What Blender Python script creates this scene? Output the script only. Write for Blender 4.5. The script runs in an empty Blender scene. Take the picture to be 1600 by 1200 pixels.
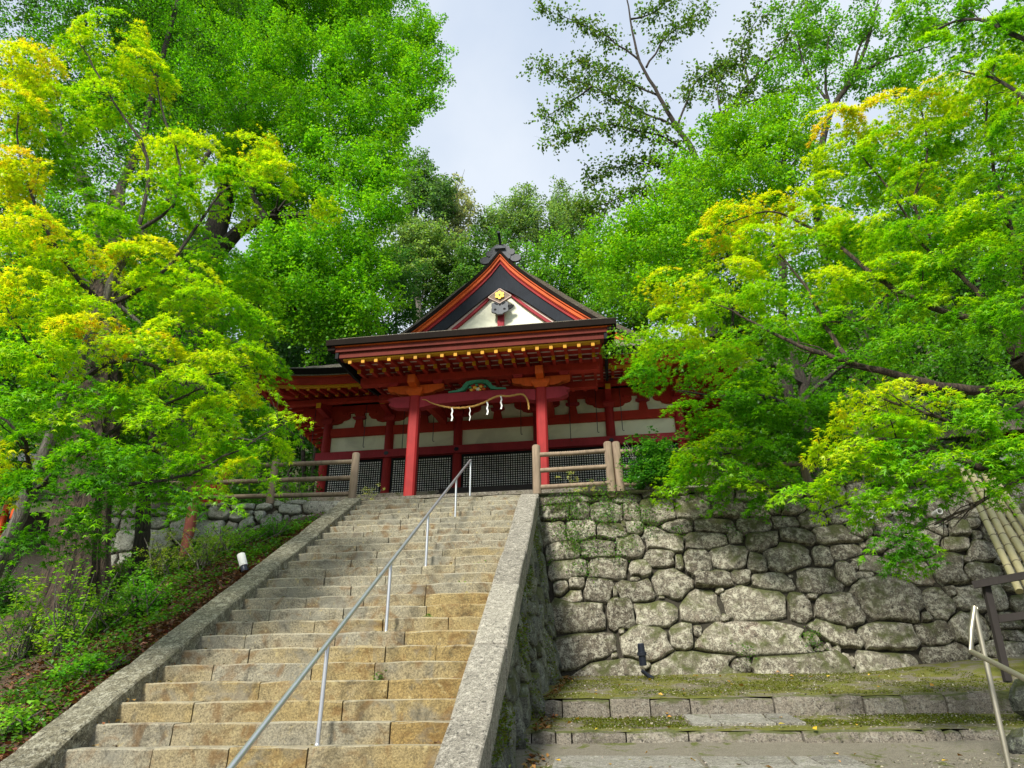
import bpy, math, random
import numpy as np
from mathutils import Matrix, Vector, Euler
random.seed(7); rng = np.random.default_rng(11)
scene = bpy.context.scene
COL = scene.collection

# ------------------------------------------------------------------ camera
EYE = np.array([0.0, 0.0, 1.6]); FPX = 1109.1
PITCH, YAW, ROLL = 0.46873, -0.10403, -0.0063059
_cy, _sy, _cp, _sp = math.cos(YAW), math.sin(YAW), math.cos(PITCH), math.sin(PITCH)
FWD = np.array([_sy*_cp, _cy*_cp, _sp]); _r0 = np.array([_cy, -_sy, 0.0]); _u0 = np.cross(_r0, FWD)
RGT = _r0*math.cos(ROLL)+_u0*math.sin(ROLL); UPV = _u0*math.cos(ROLL)-_r0*math.sin(ROLL)
cd = bpy.data.cameras.new("camera"); cam = bpy.data.objects.new("camera", cd); COL.objects.link(cam)
cd.sensor_fit = 'HORIZONTAL'; cd.sensor_width = 36; cd.lens = FPX*36/1600; cd.clip_end = 2000; cd.clip_start = .05
cam.matrix_world = Matrix(((RGT[0], UPV[0], -FWD[0], EYE[0]), (RGT[1], UPV[1], -FWD[1], EYE[1]), (RGT[2], UPV[2], -FWD[2], EYE[2]), (0, 0, 0, 1)))
scene.camera = cam
# ------------------------------------------------------------------ sky, sun, exposure
SUN_EL, SUN_AZ = math.radians(42), math.radians(-157)      # azimuth from +Y towards +X: behind the viewer's left shoulder
w = bpy.data.worlds.new("World"); scene.world = w; w.use_nodes = True
nt = w.node_tree; nt.nodes.clear()
out = nt.nodes.new("ShaderNodeOutputWorld"); bg = nt.nodes.new("ShaderNodeBackground")
sky = nt.nodes.new("ShaderNodeTexSky"); sky.sky_type = 'NISHITA'; sky.sun_disc = False
sky.sun_elevation = SUN_EL; sky.sun_rotation = SUN_AZ; sky.air_density = 1.2; sky.dust_density = 2.5
tc = nt.nodes.new("ShaderNodeTexCoord"); nz = nt.nodes.new("ShaderNodeTexNoise"); nz.inputs["Scale"].default_value = 2.2; nz.inputs["Detail"].default_value = 6
rp = nt.nodes.new("ShaderNodeValToRGB")
rp.color_ramp.elements[0].position = .35; rp.color_ramp.elements[0].color = (3.5, 4.2, 5.3, 1)
rp.color_ramp.elements[1].position = .66; rp.color_ramp.elements[1].color = (5.3, 5.7, 6.2, 1)
mx = nt.nodes.new("ShaderNodeMix"); mx.data_type = 'RGBA'; mx.inputs[0].default_value = .8
L = nt.links.new
L(tc.outputs["Generated"], nz.inputs["Vector"]); L(nz.outputs["Fac"], rp.inputs["Fac"])
L(sky.outputs[0], mx.inputs[6]); L(rp.outputs[0], mx.inputs[7]); L(mx.outputs[2], bg.inputs["Color"]); L(bg.outputs[0], out.inputs[0])
bg.inputs["Strength"].default_value = .125
sd = bpy.data.lights.new("sun", 'SUN'); sd.energy = 4.3; sd.angle = math.radians(11.0); sd.color = (1, .95, .84)
so = bpy.data.objects.new("sun", sd); COL.objects.link(so)
_to = Vector((math.sin(SUN_AZ)*math.cos(SUN_EL), math.cos(SUN_AZ)*math.cos(SUN_EL), math.sin(SUN_EL)))
so.rotation_euler = _to.to_track_quat('Z', 'Y').to_euler(); so.location = (-10, -20, 40)
vs = scene.view_settings; vs.view_transform = 'Standard'; vs.look = 'None'; vs.gamma = 1; vs.use_curve_mapping = False; vs.exposure = .55

# ------------------------------------------------------------------ helpers
def ray(px, py): return FWD+RGT*(px-800)/FPX+UPV*(600-py)/FPX
def atY(px, py, Y): d = ray(px, py); return EYE+d*(Y/d[1])
def atX(px, py, X): d = ray(px, py); return EYE+d*(X/d[0])
def at_plane(px, py, P0, n):
    d = ray(px, py); return EYE+d*(np.dot(np.asarray(P0)-EYE, n)/np.dot(d, n))
ROOT = {}
def tag(o, label=None, cat=None, group=None, kind=None):
    for k, v in (("label", label), ("category", cat), ("group", group), ("kind", kind)):
        if v: o[k] = v
    return o
def thing(name, label, cat, loc=(0, 0, 0), rz=0, group=None, kind=None):
    o = bpy.data.objects.new(name, None); COL.objects.link(o); o.location = loc; o.rotation_euler = (0, 0, rz)
    o.empty_display_size = .3
    ROOT[o.name] = Matrix.LocRotScale(Vector(loc), Euler((0, 0, rz)), None)
    return tag(o, label, cat, group, kind)
def to_local(V, parent, world):
    V = np.asarray(V, dtype=np.float64).reshape(-1, 3)
    p = parent
    while p is not None and p.parent is not None: p = p.parent
    if p is None or not world or p.name not in ROOT: return V
    M = np.array(ROOT[p.name].inverted()); return V@M[:3, :3].T+M[:3, 3]
def link_mesh(name, me, parent=None, mat=None):
    o = bpy.data.objects.new(name, me); COL.objects.link(o)
    if mat: me.materials.append(mat)
    if parent is not None: o.parent = parent
    return o
class MB:
    def __init__(s): s.v = []; s.f = []
    def add(s, V, F):
        n = len(s.v); s.v += [tuple(map(float, p)) for p in V]; s.f += [tuple(i+n for i in f) for f in F]; return s
    def box(s, a, b, bev=0):
        (x0, y0, z0), (x1, y1, z1) = a, b
        if not bev:
            V = [(x0,y0,z0),(x1,y0,z0),(x1,y1,z0),(x0,y1,z0),(x0,y0,z1),(x1,y0,z1),(x1,y1,z1),(x0,y1,z1)]
            return s.add(V, [(0,3,2,1),(4,5,6,7),(0,1,5,4),(1,2,6,5),(2,3,7,6),(3,0,4,7)])
        c = [(x0+bev,y0),(x1-bev,y0),(x1,y0+bev),(x1,y1-bev),(x1-bev,y1),(x0+bev,y1),(x0,y1-bev),(x0,y0+bev)]
        V = [(x,y,z0) for x,y in c]+[(x,y,z1) for x,y in c]
        return s.add(V, [tuple(range(7,-1,-1)), tuple(range(8,16))]+[(i,(i+1)%8,8+(i+1)%8,8+i) for i in range(8)])
    def beam(s, p, q, wd, ht, up=(0,0,1)):
        p = Vector(p); q = Vector(q); d = (q-p).normalized(); u = Vector(up); sd_ = d.cross(u).normalized(); u = sd_.cross(d).normalized()
        V = [c+sd_*a*wd/2+u*b*ht/2 for c in (p, q) for a, b in ((-1,-1),(1,-1),(1,1),(-1,1))]
        return s.add(V, [(0,1,2,3),(7,6,5,4),(0,4,5,1),(1,5,6,2),(2,6,7,3),(3,7,4,0)])
    def tube(s, pts, rad, n=8, cap=True, squash=1):
        pts = [Vector(p) for p in pts]; k = len(pts)
        if not hasattr(rad, '__len__'): rad = [rad]*k
        ref = Vector((.31, .17, .93)); rings = []
        for i, p in enumerate(pts):
            t = (pts[min(i+1, k-1)]-pts[max(i-1, 0)]).normalized()
            a = t.cross(ref)
            if a.length < .05: a = t.cross(Vector((1, 0, 0)))
            a.normalize(); b = t.cross(a)
            rings.append([p+(a*math.cos(2*math.pi*j/n)+b*math.sin(2*math.pi*j/n)*squash)*rad[i] for j in range(n)])
        V = [v for r in rings for v in r]; F = []
        for i in range(k-1):
            for j in range(n): F.append((i*n+j, (i+1)*n+j, (i+1)*n+(j+1)%n, i*n+(j+1)%n))
        if cap: F += [tuple(range(n)), tuple((k-1)*n+j for j in range(n-1, -1, -1))]
        return s.add(V, F)
    def lathe(s, prof, c, n=12):
        V = [(c[0]+r*math.cos(2*math.pi*j/n), c[1]+r*math.sin(2*math.pi*j/n), c[2]+z) for r, z in prof for j in range(n)]
        k = len(prof); F = [(i*n+j, i*n+(j+1)%n, (i+1)*n+(j+1)%n, (i+1)*n+j) for i in range(k-1) for j in range(n)]
        F += [tuple(range(n-1, -1, -1)), tuple((k-1)*n+j for j in range(n))]
        return s.add(V, F)
    def prism(s, poly, y0, y1):          # poly in (x,z), extruded along y
        n = len(poly); V = [(x, y0, z) for x, z in poly]+[(x, y1, z) for x, z in poly]
        return s.add(V, [tuple(range(n)), tuple(range(2*n-1, n-1, -1))]+[(i, n+i, n+(i+1)%n, (i+1)%n) for i in range(n)])
    def build(s, name, mat, parent=None, world=True, smooth=False):
        V = to_local(s.v, parent, world)
        me = bpy.data.meshes.new(name); me.from_pydata([tuple(v) for v in V], [], s.f)
        import bmesh
        bm = bmesh.new(); bm.from_mesh(me); bmesh.ops.recalc_face_normals(bm, faces=bm.faces); bm.to_mesh(me); bm.free()
        if smooth:
            me.polygons.foreach_set("use_smooth", [True]*len(me.polygons))
            try: me.set_sharp_from_angle(angle=math.radians(50))
            except Exception: pass
        return link_mesh(name, me, parent, mat)
def grid_mesh(name, xs, ys, h, mat, parent=None, kind=None):
    xs = np.asarray(xs); ys = np.asarray(ys); XX, YY = np.meshgrid(xs, ys); ZZ = h(XX, YY)
    V = np.stack([XX, YY, ZZ], -1).reshape(-1, 3); nx = len(xs)
    F = [(j*nx+i, j*nx+i+1, (j+1)*nx+i+1, (j+1)*nx+i) for j in range(len(ys)-1) for i in range(nx-1)]
    me = bpy.data.meshes.new(name); me.from_pydata(V.tolist(), [], F)
    me.polygons.foreach_set("use_smooth", [True]*len(me.polygons))
    o = link_mesh(name, me, parent, mat)
    if kind: o["kind"] = kind
    return o
def vnoise(x, y, s=1.0, seed=0):        # cheap smooth value noise
    x = np.asarray(x)*s+seed*17.3; y = np.asarray(y)*s-seed*9.1
    r = 0
    for k, (a, b, c, d, amp) in enumerate(((1.0,.3,.2,1.1,1),(2.1,-1.3,1.7,1.9,.5),(3.9,2.3,-3.1,4.3,.28),(7.3,5.1,-6.7,8.1,.15))):
        r = r+amp*np.sin(a*x+b*y+k)*np.cos(c*x+d*y+2*k)
    return r/1.9

# ------------------------------------------------------------------ materials
def new_mat(name):
    m = bpy.data.materials.new(name); m.use_nodes = True; n = m.node_tree; b = n.nodes["Principled BSDF"]; return m, n, b
def N(n, t, **kw):
    x = n.nodes.new(t)
    for k, v in kw.items():
        if k.startswith("i_"): x.inputs[k[2:].replace("_", " ")].default_value = v
        else: setattr(x, k, v)
    return x
def noise(n, sc, det=4, co=None, dist=0, rough=.55):
    x = N(n, "ShaderNodeTexNoise"); x.inputs["Scale"].default_value = sc; x.inputs["Detail"].default_value = det; x.inputs["Distortion"].default_value = dist; x.inputs["Roughness"].default_value = rough
    if co is not None: n.links.new(co, x.inputs["Vector"])
    return x.outputs["Fac"]
def ramp(n, fac, stops):
    x = N(n, "ShaderNodeValToRGB"); e = x.color_ramp.elements
    while len(e) < len(stops): e.new(.5)
    for a, (p, c) in zip(e, stops):
        a.position = p; a.color = (c, c, c, 1) if not hasattr(c, '__len__') else (*c, 1)
    n.links.new(fac, x.inputs["Fac"]); return x.outputs["Color"]
def mixc(n, fac, a, b, mode='MIX'):
    x = N(n, "ShaderNodeMix"); x.data_type = 'RGBA'; x.blend_type = mode
    for s, v in ((0, fac), (6, a), (7, b)):
        if hasattr(v, 'is_linked') or hasattr(v, 'links'): n.links.new(v, x.inputs[s])
        elif s == 0: x.inputs[0].default_value = v
        else: x.inputs[s].default_value = (*v, 1)
    return x.outputs[2]
def math_(n, op, a, b=None):
    x = N(n, "ShaderNodeMath"); x.operation = op
    for i, v in enumerate((a, b)):
        if v is None: continue
        if hasattr(v, 'links'): n.links.new(v, x.inputs[i])
        else: x.inputs[i].default_value = v
    return x.outputs[0]
def bump(n, b, h, st=.4, dist=.02):
    x = N(n, "ShaderNodeBump"); x.inputs["Strength"].default_value = st; x.inputs["Distance"].default_value = dist
    n.links.new(h, x.inputs["Height"]); n.links.new(x.outputs[0], b.inputs["Normal"])
def pos(n): return N(n, "ShaderNodeNewGeometry").outputs["Position"]
def randv(n, lo, hi):
    x = N(n, "ShaderNodeMapRange"); n.links.new(N(n, "ShaderNodeObjectInfo").outputs["Random"], x.inputs[0]); x.inputs[3].default_value = lo; x.inputs[4].default_value = hi
    return x.outputs[0]
def upness(n):
    s = N(n, "ShaderNodeSeparateXYZ"); n.links.new(N(n, "ShaderNodeNewGeometry").outputs["Normal"], s.inputs[0]); return s.outputs[2]

def rock(name, stops, lichen, moss, moss_amt=.3, spots=.5, sc=1.0, lo=.8, hi=1.15, bs=.6, mossup=.25):
    m, n, b = new_mat(name); P = pos(n)
    big = noise(n, 1.6*sc, 5, P, .6); mid = noise(n, 10*sc, 9, P, .15, .8); fine = noise(n, 42*sc, 6, P, 0, .85)
    c = ramp(n, math_(n, 'ADD', math_(n, 'MULTIPLY', big, .7), math_(n, 'MULTIPLY', randv(n, 0, .45), 1)), stops)
    sp = ramp(n, fine, ((.36, .30), (.64, 1.5))); c = mixc(n, 1, c, sp, 'MULTIPLY')
    mid2 = math_(n, 'ADD', math_(n, 'MULTIPLY', mid, .65), math_(n, 'MULTIPLY', fine, .35)); li = ramp(n, mid2, ((.56-.1*spots, 0), (.605-.1*spots, 1))); li = mixc(n, 1, li, ramp(n, noise(n, 2.3*sc, 3, P), ((.22, .3), (.45, 1))), 'MULTIPLY'); c = mixc(n, li, c, lichen)
    dk = ramp(n, math_(n, 'ADD', math_(n, 'MULTIPLY', noise(n, 15*sc, 6, P, .4, .7), .7), math_(n, 'MULTIPLY', noise(n, 45*sc, 4, P, 0, .7), .3)), ((.38, .12), (.48, 1))); c = mixc(n, .9, c, dk, 'MULTIPLY')
    mo = math_(n, 'ADD', noise(n, 3.1*sc, 6, P, .4), math_(n, 'MULTIPLY', upness(n), mossup))
    mo = math_(n, 'ADD', mo, math_(n, 'MULTIPLY', math_(n, 'SUBTRACT', fine, .5), .55)); mo = ramp(n, mo, ((.74-moss_amt, 0), (.90-moss_amt, .9))); c = mixc(n, mo, c, mixc(n, fine, tuple(x*.5 for x in moss), moss))
    v = randv(n, lo, hi); cc = N(n, "ShaderNodeVectorMath"); cc.operation = 'SCALE'; n.links.new(c, cc.inputs[0]); n.links.new(v, cc.inputs["Scale"])
    n.links.new(cc.outputs[0], b.inputs["Base Color"]); b.inputs["Roughness"].default_value = .92
    h = math_(n, 'ADD', math_(n, 'MULTIPLY', mid, 1.5), math_(n, 'MULTIPLY', fine, .6)); bump(n, b, h, min(1, bs*1.5), .045)
    return m
M = {}
M['wall_rock'] = rock("wall_rock", ((.1,(.10,.08,.055)),(.45,(.20,.17,.125)),(.75,(.28,.25,.19)),(1,(.21,.135,.10))), (.58,.55,.43), (.10,.12,.018), .17, .68)
M['left_rock'] = rock("left_rock", ((.1,(.21,.20,.16)),(.5,(.42,.42,.36)),(1,(.50,.51,.45))), (.42,.43,.36), (.07,.09,.02), .14, .55)
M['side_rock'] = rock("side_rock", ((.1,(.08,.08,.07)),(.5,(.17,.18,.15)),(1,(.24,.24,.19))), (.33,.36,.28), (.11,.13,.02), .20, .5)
M['coping'] = rock("coping_stone", ((.1,(.24,.22,.175)),(.6,(.35,.325,.265)),(1,(.41,.385,.31))), (.58,.54,.45), (.16,.15,.07), -.10, .5, 1.6, .92, 1.08, .5, .1)
M['coping_mossy'] = rock("coping_mossy_stone", ((.1,(.13,.12,.07)),(.6,(.21,.19,.12)),(1,(.26,.25,.18))), (.46,.44,.33), (.12,.12,.035), -.02, .6, 1.4, .9, 1.08, .5, .1)
M['path_block'] = rock("path_block_stone", ((.1,(.17,.15,.12)),(.5,(.27,.235,.185)),(1,(.33,.30,.24))), (.36,.34,.28), (.10,.12,.015), .16, .4, 1.3, .85, 1.15, .5, .3)
M['slab'] = rock("paving_slab_stone", ((.1,(.18,.165,.14)),(.5,(.26,.245,.2)),(1,(.30,.29,.25))), (.42,.41,.35), (.10,.12,.02), .07, .4, 1.6, .92, 1.08, .35, .1)
def step_mat():
    m, n, b = new_mat("step_stone"); P = pos(n)
    s = N(n, "ShaderNodeSeparateXYZ"); n.links.new(P, s.inputs[0])
    big = noise(n, .8, 4, P, .8)
    # ochre tone low and to the right of the flight, grey tone up the left
    g = math_(n, 'ADD', math_(n, 'MULTIPLY', s.outputs[2], .14), math_(n, 'MULTIPLY', s.outputs[0], -.16))
    g = math_(n, 'ADD', math_(n, 'ADD', g, math_(n, 'MULTIPLY', big, .9)), randv(n, -.22, .22))
    c = ramp(n, math_(n, 'MULTIPLY', g, .62), ((.42, (.27,.175,.05)), (.64, (.33,.25,.105)), (.88, (.30,.275,.20))))
    fine = noise(n, 55, 6, P, 0, .85); c = mixc(n, 1, c, ramp(n, fine, ((.34, .25), (.66, 1.6))), 'MULTIPLY')
    rust = ramp(n, noise(n, 3.2, 6, P, 1.2), ((.52, 0), (.66, .65))); c = mixc(n, rust, c, (.17, .085, .02))
    li = ramp(n, noise(n, 11, 6, P, .1, .7), ((.60, 0), (.66, .75))); c = mixc(n, li, c, (.46, .38, .19))
    gr = ramp(n, noise(n, 2.1, 5, P, .9), ((.54, 0), (.64, .6))); c = mixc(n, gr, c, (.20, .195, .16))
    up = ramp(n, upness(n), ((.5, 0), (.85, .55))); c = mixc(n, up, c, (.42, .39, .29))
    dk = ramp(n, noise(n, 4.5, 8, P, .5, .75), ((.34, .30), (.47, 1))); c = mixc(n, .8, c, dk, 'MULTIPLY')
    n.links.new(c, b.inputs["Base Color"]); b.inputs["Roughness"].default_value = .9
    bump(n, b, math_(n, 'ADD', noise(n, 13, 6, P), math_(n, 'MULTIPLY', fine, .7)), .8, .03); return m
M['step'] = step_mat()
def soil_mat(name, a, b_, moss, amt, sc=1., mo2=None):
    m, n, b = new_mat(name); P = pos(n)
    c = mixc(n, noise(n, 5*sc, 6, P), a, b_); fine = noise(n, 90, 4, P, 0, .8)
    c = mixc(n, 1, c, ramp(n, fine, ((.3, .4), (.7, 1.5))), 'MULTIPLY')
    mo = ramp(n, noise(n, 1.3*sc, 7, P, 1.0, .65), ((.62-amt, 0), (.70-amt, 1)))
    mc = mixc(n, noise(n, 2.2, 4, P), moss, mo2 or tuple(x*.6 for x in moss)); mc = mixc(n, .7, mc, ramp(n, noise(n, 50, 4, P), ((.3, .5), (.7, 1.3))), 'MULTIPLY')
    c = mixc(n, mo, c, mc); n.links.new(c, b.inputs["Base Color"]); b.inputs["Roughness"].default_value = 1
    bump(n, b, math_(n, 'ADD', noise(n, 40, 6, P), math_(n, 'MULTIPLY', fine, .6)), .8, .03); return m
M['moss_path'] = soil_mat("mossy_path", (.15,.13,.08), (.22,.195,.14), (.115,.15,.010), .18, 1.6, (.17,.145,.018))
M['gravel_path'] = soil_mat("gravel_path", (.14,.125,.09), (.25,.225,.17), (.12,.14,.02), .07, 2.2)
M['bounce_gravel'] = soil_mat('bounce_gravel', (.40,.38,.32), (.52,.50,.44), (.30,.30,.2), -.1, 1.)  # terrace gravel made pale to bounce sunlight onto the hall facade
M['forest_floor'] = soil_mat("forest_floor", (.07,.045,.025), (.13,.08,.05), (.05,.09,.02), .05, .6)
M['litter_soil'] = soil_mat("leaf_litter_soil", (.05,.033,.02), (.12,.075,.045), (.07,.10,.02), .02, 1.)
M['hill'] = soil_mat("wooded_hill", (.04,.045,.018), (.07,.08,.03), (.02,.04,.01), .0, .5)
M['dark_earth'] = soil_mat("joint_earth", (.025,.022,.015), (.06,.052,.036), (.04,.06,.015), .02, 2.)
def lacquer(name, col, rough=.5, var=.25, grain=8.0):
    m, n, b = new_mat(name); P = pos(n)
    mp = N(n, "ShaderNodeMapping"); mp.inputs["Scale"].default_value = (grain, grain, .8); n.links.new(P, mp.inputs["Vector"])
    f = noise(n, 3, 5, mp.outputs[0], .3); c = mixc(n, f, tuple(x*(1-var) for x in col), tuple(min(1, x*(1+var)) for x in col))
    st = ramp(n, noise(n, 1.1, 6, P, .5), ((.35, .75), (.55, 1))); c = mixc(n, 1, c, st, 'MULTIPLY')
    n.links.new(c, b.inputs["Base Color"]); b.inputs["Roughness"].default_value = rough; b.inputs['Specular IOR Level'].default_value = .22
    bump(n, b, f, .2, .01); return m
M['red'] = lacquer("vermilion_lacquer", (.33, .022, .022), .65)
M['dark_red'] = lacquer("weathered_red_wood", (.40, .034, .022), .8)
M['brown_red'] = lacquer('brown_red_board', (.13, .022, .014), .8)
M['orange_red'] = lacquer("orange_red_lacquer", (.62, .10, .012), .6)
M['purple_red'] = lacquer("maroon_lacquer", (.33, .032, .045), .7)
M['yellow'] = lacquer("yellow_paint", (.60, .29, .012), .5, .12)
M['black'] = lacquer("black_lacquer", (.008, .009, .012), .75, .3)
M['navy'] = lacquer("dark_slate_lacquer", (.022, .026, .036), .8, .3)
M['plaster'] = lacquer("white_plaster", (.84, .84, .68), .9, .05, 1)
M['paper'] = lacquer("white_paper", (.92, .92, .90), .9, .04, 1)
M['soffit'] = lacquer("pale_trim_and_reflection", (.66, .50, .45), .8, .1)  # pale trim colour; under the eaves it paints in reflected light
M['bark'] = rock("cypress_bark_thatch", ((.1,(.10,.075,.05)),(.6,(.19,.16,.12)),(1,(.26,.23,.18))), (.30,.28,.22), (.08,.09,.03), .04, .3, 1.5)
M['bark_edge'] = lacquer("thatch_edge", (.012, .008, .006), 1.0, .35)
M['tile'] = lacquer("grey_roof_tile", (.08, .085, .10), .5, .2)
M['pendant'] = lacquer("grey_carved_wood", (.17, .18, .20), .7, .25)
M['brown_plate'] = lacquer("weathered_brown_plate", (.24, .17, .13), .7, .3)
M['green_paint'] = lacquer("verdigris_green_paint", (.06, .28, .17), .6, .3)
M['log'] = lacquer("weathered_log", (.25, .19, .135), .9, .6, 5)
M['plain_wood'] = lacquer("dark_wood", (.035, .03, .028), .8, .3)
M['red_pipe'] = lacquer("rust_red_post", (.30, .09, .07), .7, .4, 3)
M['white_plastic'] = lacquer("white_plastic", (.8, .8, .78), .5, .03)
def simple(name, col, rough=.5, metal=0):
    m, n, b = new_mat(name); f = noise(n, 7, 4, pos(n)); n.links.new(mixc(n, f, tuple(x*.8 for x in col), tuple(min(1, x*1.15) for x in col)), b.inputs["Base Color"])
    b.inputs["Roughness"].default_value = rough; b.inputs["Metallic"].default_value = metal; return m
M['steel'] = simple("brushed_steel", (.62, .63, .66), .36, .85)
M['old_brass'] = simple("worn_steel_pipe", (.42, .39, .3), .42, .8)
M['gold'] = simple("gold_leaf", (.75, .43, .035), .5, .3)
M['rope'] = lacquer("straw_rope", (.58, .34, .10), .9, .3, 30)
M['bamboo'] = simple("dry_bamboo", (.42, .37, .2), .55)
M['bamboo_joint'] = simple("bamboo_joint", (.2, .17, .1), .6)
M['black_metal'] = simple("black_metal", (.025, .03, .045), .35, .4)
M['cable'] = simple("grey_cable", (.4, .4, .4), .6)
M['orange'] = lacquer("bright_vermilion_paint", (.8, .11, .02), .5, .1)
def bark_mat(name, a, b_, sc=1):
    m, n, b = new_mat(name); P = pos(n); mp = N(n, "ShaderNodeMapping"); mp.inputs["Scale"].default_value = (9*sc, 9*sc, 1.2*sc); n.links.new(P, mp.inputs["Vector"])
    f = noise(n, 1.5, 7, mp.outputs[0], 1.2, .65); c = mixc(n, ramp(n, f, ((.38, 0), (.66, 1))), a, b_)
    li = ramp(n, noise(n, 4, 7, P, 0, .7), ((.58, 0), (.7, .4))); c = mixc(n, li, c, (.12, .13, .07))
    n.links.new(c, b.inputs["Base Color"]); b.inputs["Roughness"].default_value = .95; bump(n, b, f, 1, .06); return m
M['bark_brown'] = bark_mat("furrowed_bark", (.012, .009, .006), (.11, .075, .048), 1.6)
M['bark_dark'] = bark_mat("dark_bark", (.018, .015, .012), (.075, .06, .045), 2)
M['bark_grey'] = bark_mat("grey_bark", (.06, .055, .045), (.22, .20, .17), 2)
def leaf_mat(name, trans=.56, gl=.025):
    m = bpy.data.materials.new(name); m.use_nodes = True; n = m.node_tree; n.nodes.clear()
    o = N(n, "ShaderNodeOutputMaterial"); at = N(n, "ShaderNodeAttribute"); at.attribute_name = "leaf_colour"
    d = N(n, "ShaderNodeBsdfDiffuse"); t = N(n, "ShaderNodeBsdfTranslucent"); g = N(n, "ShaderNodeBsdfGlossy"); g.inputs["Roughness"].default_value = .45
    tcx = mixc(n, 1, at.outputs["Color"], (1.35, 1.25, .5), 'MULTIPLY')
    n.links.new(at.outputs["Color"], d.inputs[0]); n.links.new(tcx, t.inputs[0]); g.inputs[0].default_value = (.8, .9, .8, 1)
    a = N(n, "ShaderNodeMixShader"); a.inputs[0].default_value = trans; n.links.new(d.outputs[0], a.inputs[1]); n.links.new(t.outputs[0], a.inputs[2])
    b = N(n, "ShaderNodeMixShader"); b.inputs[0].default_value = gl; n.links.new(a.outputs[0], b.inputs[1]); n.links.new(g.outputs[0], b.inputs[2])
    n.links.new(b.outputs[0], o.inputs[0]); return m
M['leaf'] = leaf_mat("leaf"); M['litter'] = leaf_mat("fallen_leaf", .1, .02)

# ------------------------------------------------------------------ leaves
def unit(a): return a/np.maximum(np.linalg.norm(a, axis=-1, keepdims=True), 1e-9)
def leaf_mesh(name, P, Nn, D, size, colr, parent, kind='oval', mat='leaf'):
    """one mesh of many leaves: P base/centre, Nn leaf normal, D tip direction."""
    n = len(P); Nn = unit(Nn); D = unit(D-Nn*np.sum(D*Nn, 1, keepdims=True)); S = np.cross(Nn, D); size = np.asarray(size)[:, None]
    if kind == 'maple':
        ang = np.radians([0, 42, -42, 88, -88]); ln = [1.0, .9, .9, .6, .6]; V = []
        for a, l in zip(ang, ln):
            d = D*math.cos(a)+S*math.sin(a); s = -D*math.sin(a)+S*math.cos(a)
            V += [P+s*size*.17*l, P+d*size*l-Nn*size*(.12+.25*abs(a)), P-s*size*.17*l]
        V = np.stack(V, 1).reshape(-1, 3); F = np.arange(len(V)).reshape(-1, 3); per = 15
    elif kind == 'oval':
        wd = .36
        V = np.stack([P, P+D*size*.5+S*size*wd+Nn*size*.1, P+D*size-Nn*size*.08, P+D*size*.5-S*size*wd+Nn*size*.1], 1).reshape(-1, 3)
        b = np.arange(n)[:, None]*4; F = np.concatenate([b+[0, 1, 2], b+[0, 2, 3]], 1).reshape(-1, 3); per = 4
    elif kind == 'fan':
        V = np.stack([P, P+D*size*.8+S*size*.55, P+D*size*.95, P+D*size*.8-S*size*.55+Nn*size*.15], 1).reshape(-1, 3)
        b = np.arange(n)[:, None]*4; F = np.concatenate([b+[0, 1, 2], b+[0, 2, 3]], 1).reshape(-1, 3); per = 4
    V = to_local(V, parent, True)
    me = bpy.data.meshes.new(name); me.vertices.add(len(V)); me.vertices.foreach_set("co", V.astype(np.float32).ravel())
    nf = len(F); me.loops.add(nf*3); me.loops.foreach_set("vertex_index", F.astype(np.int32).ravel())
    me.polygons.add(nf); me.polygons.foreach_set("loop_start", np.arange(0, nf*3, 3, dtype=np.int32))
    at = me.attributes.new("leaf_colour", 'FLOAT_COLOR', 'POINT')
    at.data.foreach_set("color", np.repeat(np.concatenate([colr, np.ones((n, 1))], 1), per, 0).astype(np.float32).ravel())
    me.update(); me.validate()
    o = link_mesh(name, me, parent, M[mat]); o["kind"] = "stuff"; return o
def cols(n, base, var=.2, hue=.12):
    c = np.asarray(base)*(1+rng.normal(0, var, (n, 1))); c = c*(1+rng.normal(0, hue, (n, 3))); return np.clip(c, .004, .9)
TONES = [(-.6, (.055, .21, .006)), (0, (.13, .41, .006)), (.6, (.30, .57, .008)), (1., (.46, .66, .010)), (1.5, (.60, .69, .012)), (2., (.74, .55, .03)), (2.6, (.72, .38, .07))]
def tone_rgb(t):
    xs = [a for a, _ in TONES]; return np.stack([np.interp(t, xs, [c[k] for _, c in TONES]) for k in range(3)], -1)

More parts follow.
